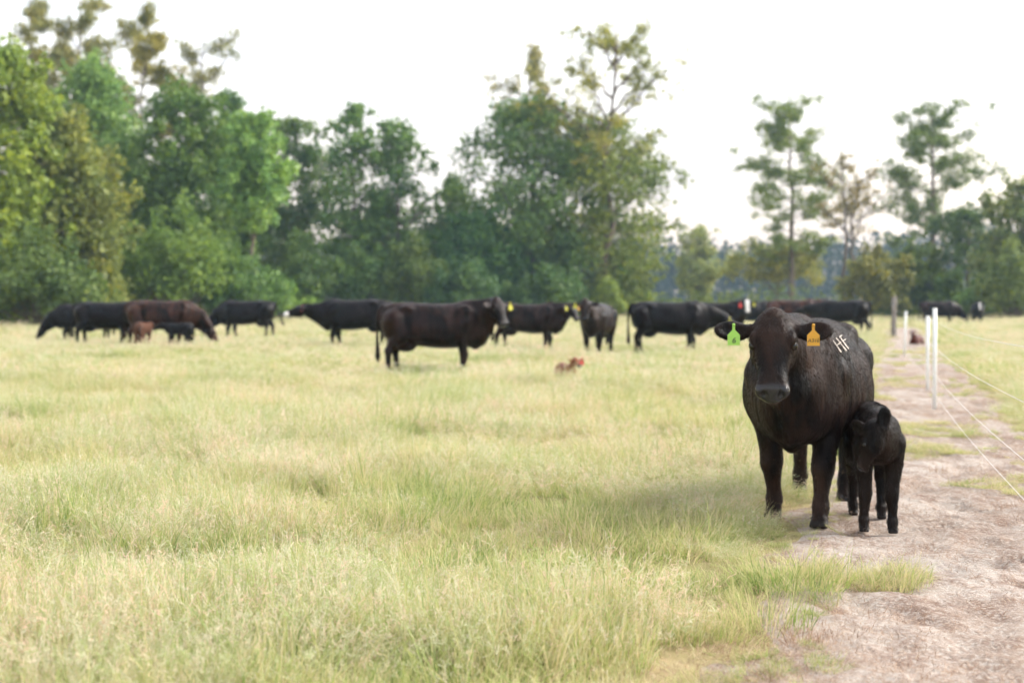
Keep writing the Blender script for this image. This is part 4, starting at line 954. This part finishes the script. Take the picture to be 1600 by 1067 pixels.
def weeds():
    rng = np.random.default_rng(77); n = 46000
    x = rng.uniform(-75, 75, n); e = np.interp(x, [-75, -30, -8, 10, 40, 75], [76, 92, 106, 112, 106, 98]) + (fbm(x * .11, x * 0 + 2, 3) - .5) * 8
    y = e + rng.gamma(2, 2.2, n) * rng.random(n); H = (.5 + 2.4 * fbm(x * .22, y * .3, 3) ** 1.5) * np.clip((y - e) / 3 + .35, .35, 1.3)
    z = gz(x, y) + H * rng.random(n) ** .6
    V, Q, rn = leaf_quads(np.stack([x, y, z], -1), rng, .16, .42, .5, .3); me = mesh_np('undergrowth', V, Q, False); attr(me, 'rnd', rn)
    o = obj('undergrowth', me, M_LEAF); o.color = (.30, .40, .13, 1); tag(o, 'weedy undergrowth along the far edge of the pasture', 'undergrowth', kind='stuff')
weeds()
def far_wood():
    rng = np.random.default_rng(78); lobes = []
    for i in range(480):
        x = -330 + 660 * (i + rng.random()) / 480; y = rng.uniform(345, 400); top = 11.5 + 5.5 * float(fbm(x * .018 + 3, 1.0, 4)) + rng.normal(0, .8) + (x > 60) * min((x - 60) * .035, 3.5)
        for j in range(4):
            r_ = rng.uniform(2.4, 4.2); lobes.append(((x + rng.normal(0, 1.6), y + rng.normal(0, 1.5), top * (.25 + .25 * j) - r_ * .6 + rng.normal(0, .4)), (r_, r_, r_ * 1.0)))
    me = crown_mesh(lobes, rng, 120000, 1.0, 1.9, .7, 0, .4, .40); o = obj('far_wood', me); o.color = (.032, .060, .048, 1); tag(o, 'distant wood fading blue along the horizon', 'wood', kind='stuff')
far_wood()

# ------------------------------------------------------------------ fence
def pvc_post(label, px, fy, h, lean, wires=True, d=None):
    d = d or depth(fy); x = gx(px, d); z0 = float(floor_z(x, d)); t = empty('fence_post', (x, d, z0)); tag(t, label, 'fence post', 'white electric fence posts'); t.rotation_euler = (R(lean[0]), R(lean[1]), 0)
    mb = MB(); mb.tube([(0, 0, -.15), (0, 0, h * .5), (0, 0, h)], [.028, .028, .028], 14); obj('rod', mb.mesh('rod'), M_POST, t)
    mb = MB(); mb.tube([(0, 0, h + .001), (0, 0, h + .008), (0, 0, h + .014)], [.031, .031, .016], 14); obj('cap', mb.mesh('cap'), M_POST, t)
    for zz in WH:
        if zz < h - .03:
            mb = MB(); a = np.linspace(.6, 5.7, 9); mb.tube([(-.040 + .012 * math.cos(q), .012 * math.sin(q), zz) for q in a], .003, 5); obj('wire_clip', mb.mesh('wire_clip'), M_POST, t)
    return (x, d, z0)
WH = [.26, .50, .85, 1.19]
FP = []
FP.append(pvc_post('white fence post out at the right edge, nearest one holding the wires', 1628, 0, 1.30, (0, 0), d=8.2))
FP.append(pvc_post('tall white fence post, the nearest of the standing row', 1461.5, 642, 1.34, (0, -.4)))
FP.append(pvc_post('white fence post close left of the tallest, slightly shorter', 1450.5, 613, 1.18, (0, -.5)))
FP.append(pvc_post('farthest and smallest white fence post, leaning slightly right', 1413.5, 558, 1.16, (0, 1.6)))
d = depth(531); x = gx(1396.5, d); z0 = float(floor_z(x, d)); t = empty('wooden_post', (x, d, z0)); tag(t, 'weathered grey wooden post at the far end of the wire fence', 'fence post')
mb = MB(); mb.tube([(0, 0, -.2), (0, 0, .5), (.01, 0, 1.0), (.01, 0, 1.50)], [.10, .098, .095, .09], 12); obj('timber', mb.mesh('timber'), M_WOOD, t)
for zz in WH: mb = MB(); mb.tube([(-.11, -.03, zz), (-.13, -.03, zz), (-.15, -.03, zz)], [.02, .03, .018], 8); obj('insulator', mb.mesh('insulator'), M_CLIP, t)
FP.append((x, d, z0))
for i, (zz, nm) in enumerate(zip(WH, ['lowest thin wire of the electric fence', 'second thin wire from the ground on the electric fence', 'third thin wire from the ground on the electric fence', 'topmost thin wire of the electric fence'])):
    pts = []
    for a, b in zip(FP[:-1], FP[1:]):
        L = math.hypot(b[0] - a[0], b[1] - a[1])
        for q in np.linspace(0, 1, 14, endpoint=False): pts.append((a[0] + (b[0] - a[0]) * q - .040, a[1] + (b[1] - a[1]) * q, min(a[2] + (b[2] - a[2]) * q, 9) + min(zz, 1.14 if b is FP[3] or a is FP[2] or a is FP[3] else zz) - .012 * L * .35 * math.sin(q * math.pi)))
    b = FP[-1]; pts.append((b[0] - .040, b[1], b[2] + zz)); mb = MB(); mb.tube(pts, .0021, 6); tag(obj('fence_wire', mb.mesh('fence_wire'), M_WIRE), nm, 'wire', 'electric fence wires')

# ------------------------------------------------------------------ single tussocks
def tussock(label, px, fy, r0, hh, m, seed, n=260, name='grass_tussock', w=(.002, .0042), lean=.55):
    rr = np.random.default_rng(seed); d = depth(fy); x = gx(px, d)
    me = tuft_mesh(name, merge(blades(rr, n, hh * .45, hh, w[0], w[1], r0, lean), panicles(rr, n // 8, hh * .8, hh * 1.15, r0, lean)) if m is M_SEED else blades(rr, n, hh * .45, hh, w[0], w[1], r0, lean), m)
    tag(obj(name, me, None, None, (x, d, float(floor_z(x, d)))), label, 'grass tussock', 'single grass tussocks')
tussock('big pinkish-brown grass tussock at the lower left of the picture', 215, 975, .30, .34, M_SEED, 301, 420)
tussock('small dark green tussock alone in the pasture at left', 145, 700, .26, .40, M_GREEN, 302, 300, w=(.004, .008))
tussock('small rusty tuft of dead grass on the bare track', 1468, 740, .09, .10, M_DRY, 303, 90, lean=.9)
tussock('rusty dead tuft on the track\'s near left margin', 1258, 1010, .10, .13, M_DRY, 304, 90, lean=.9)
tussock('brown dead clump at the grass edge in front of the foreground cow', 1110, 760, .22, .26, M_DRY, 305, 120, lean=.7)
tussock('dense green tussock where the grass meets the track, lower right', 1195, 985, .22, .30, M_GREEN, 306, 260)

# ------------------------------------------------------------------ air
def haze():
    k = mat('haze'); v = k.n('ShaderNodeVolumePrincipled', {'Color': (.52, .74, 1.0, 1), 'Density': .00036, 'Anisotropy': .2}); k.t.links.new(v.outputs[0], k.out.inputs['Volume'])
    lo, hi = np.array((-420, -30, -4.0)), np.array((420, 440, 40.0))
    c = [(a, b, e) for e in (0, 1) for b in (0, 1) for a in (0, 1)]; V = [tuple(lo + (hi - lo) * np.array(q)) for q in c]
    F = [(0, 2, 3, 1), (4, 5, 7, 6), (0, 1, 5, 4), (2, 6, 7, 3), (0, 4, 6, 2), (1, 3, 7, 5)]
    me = bpy.data.meshes.new('haze'); me.from_pydata(V, [], F); me.update(); tag(obj('haze', me, k.m), 'faint bluish evening haze over the pasture', 'haze', kind='stuff')
haze()
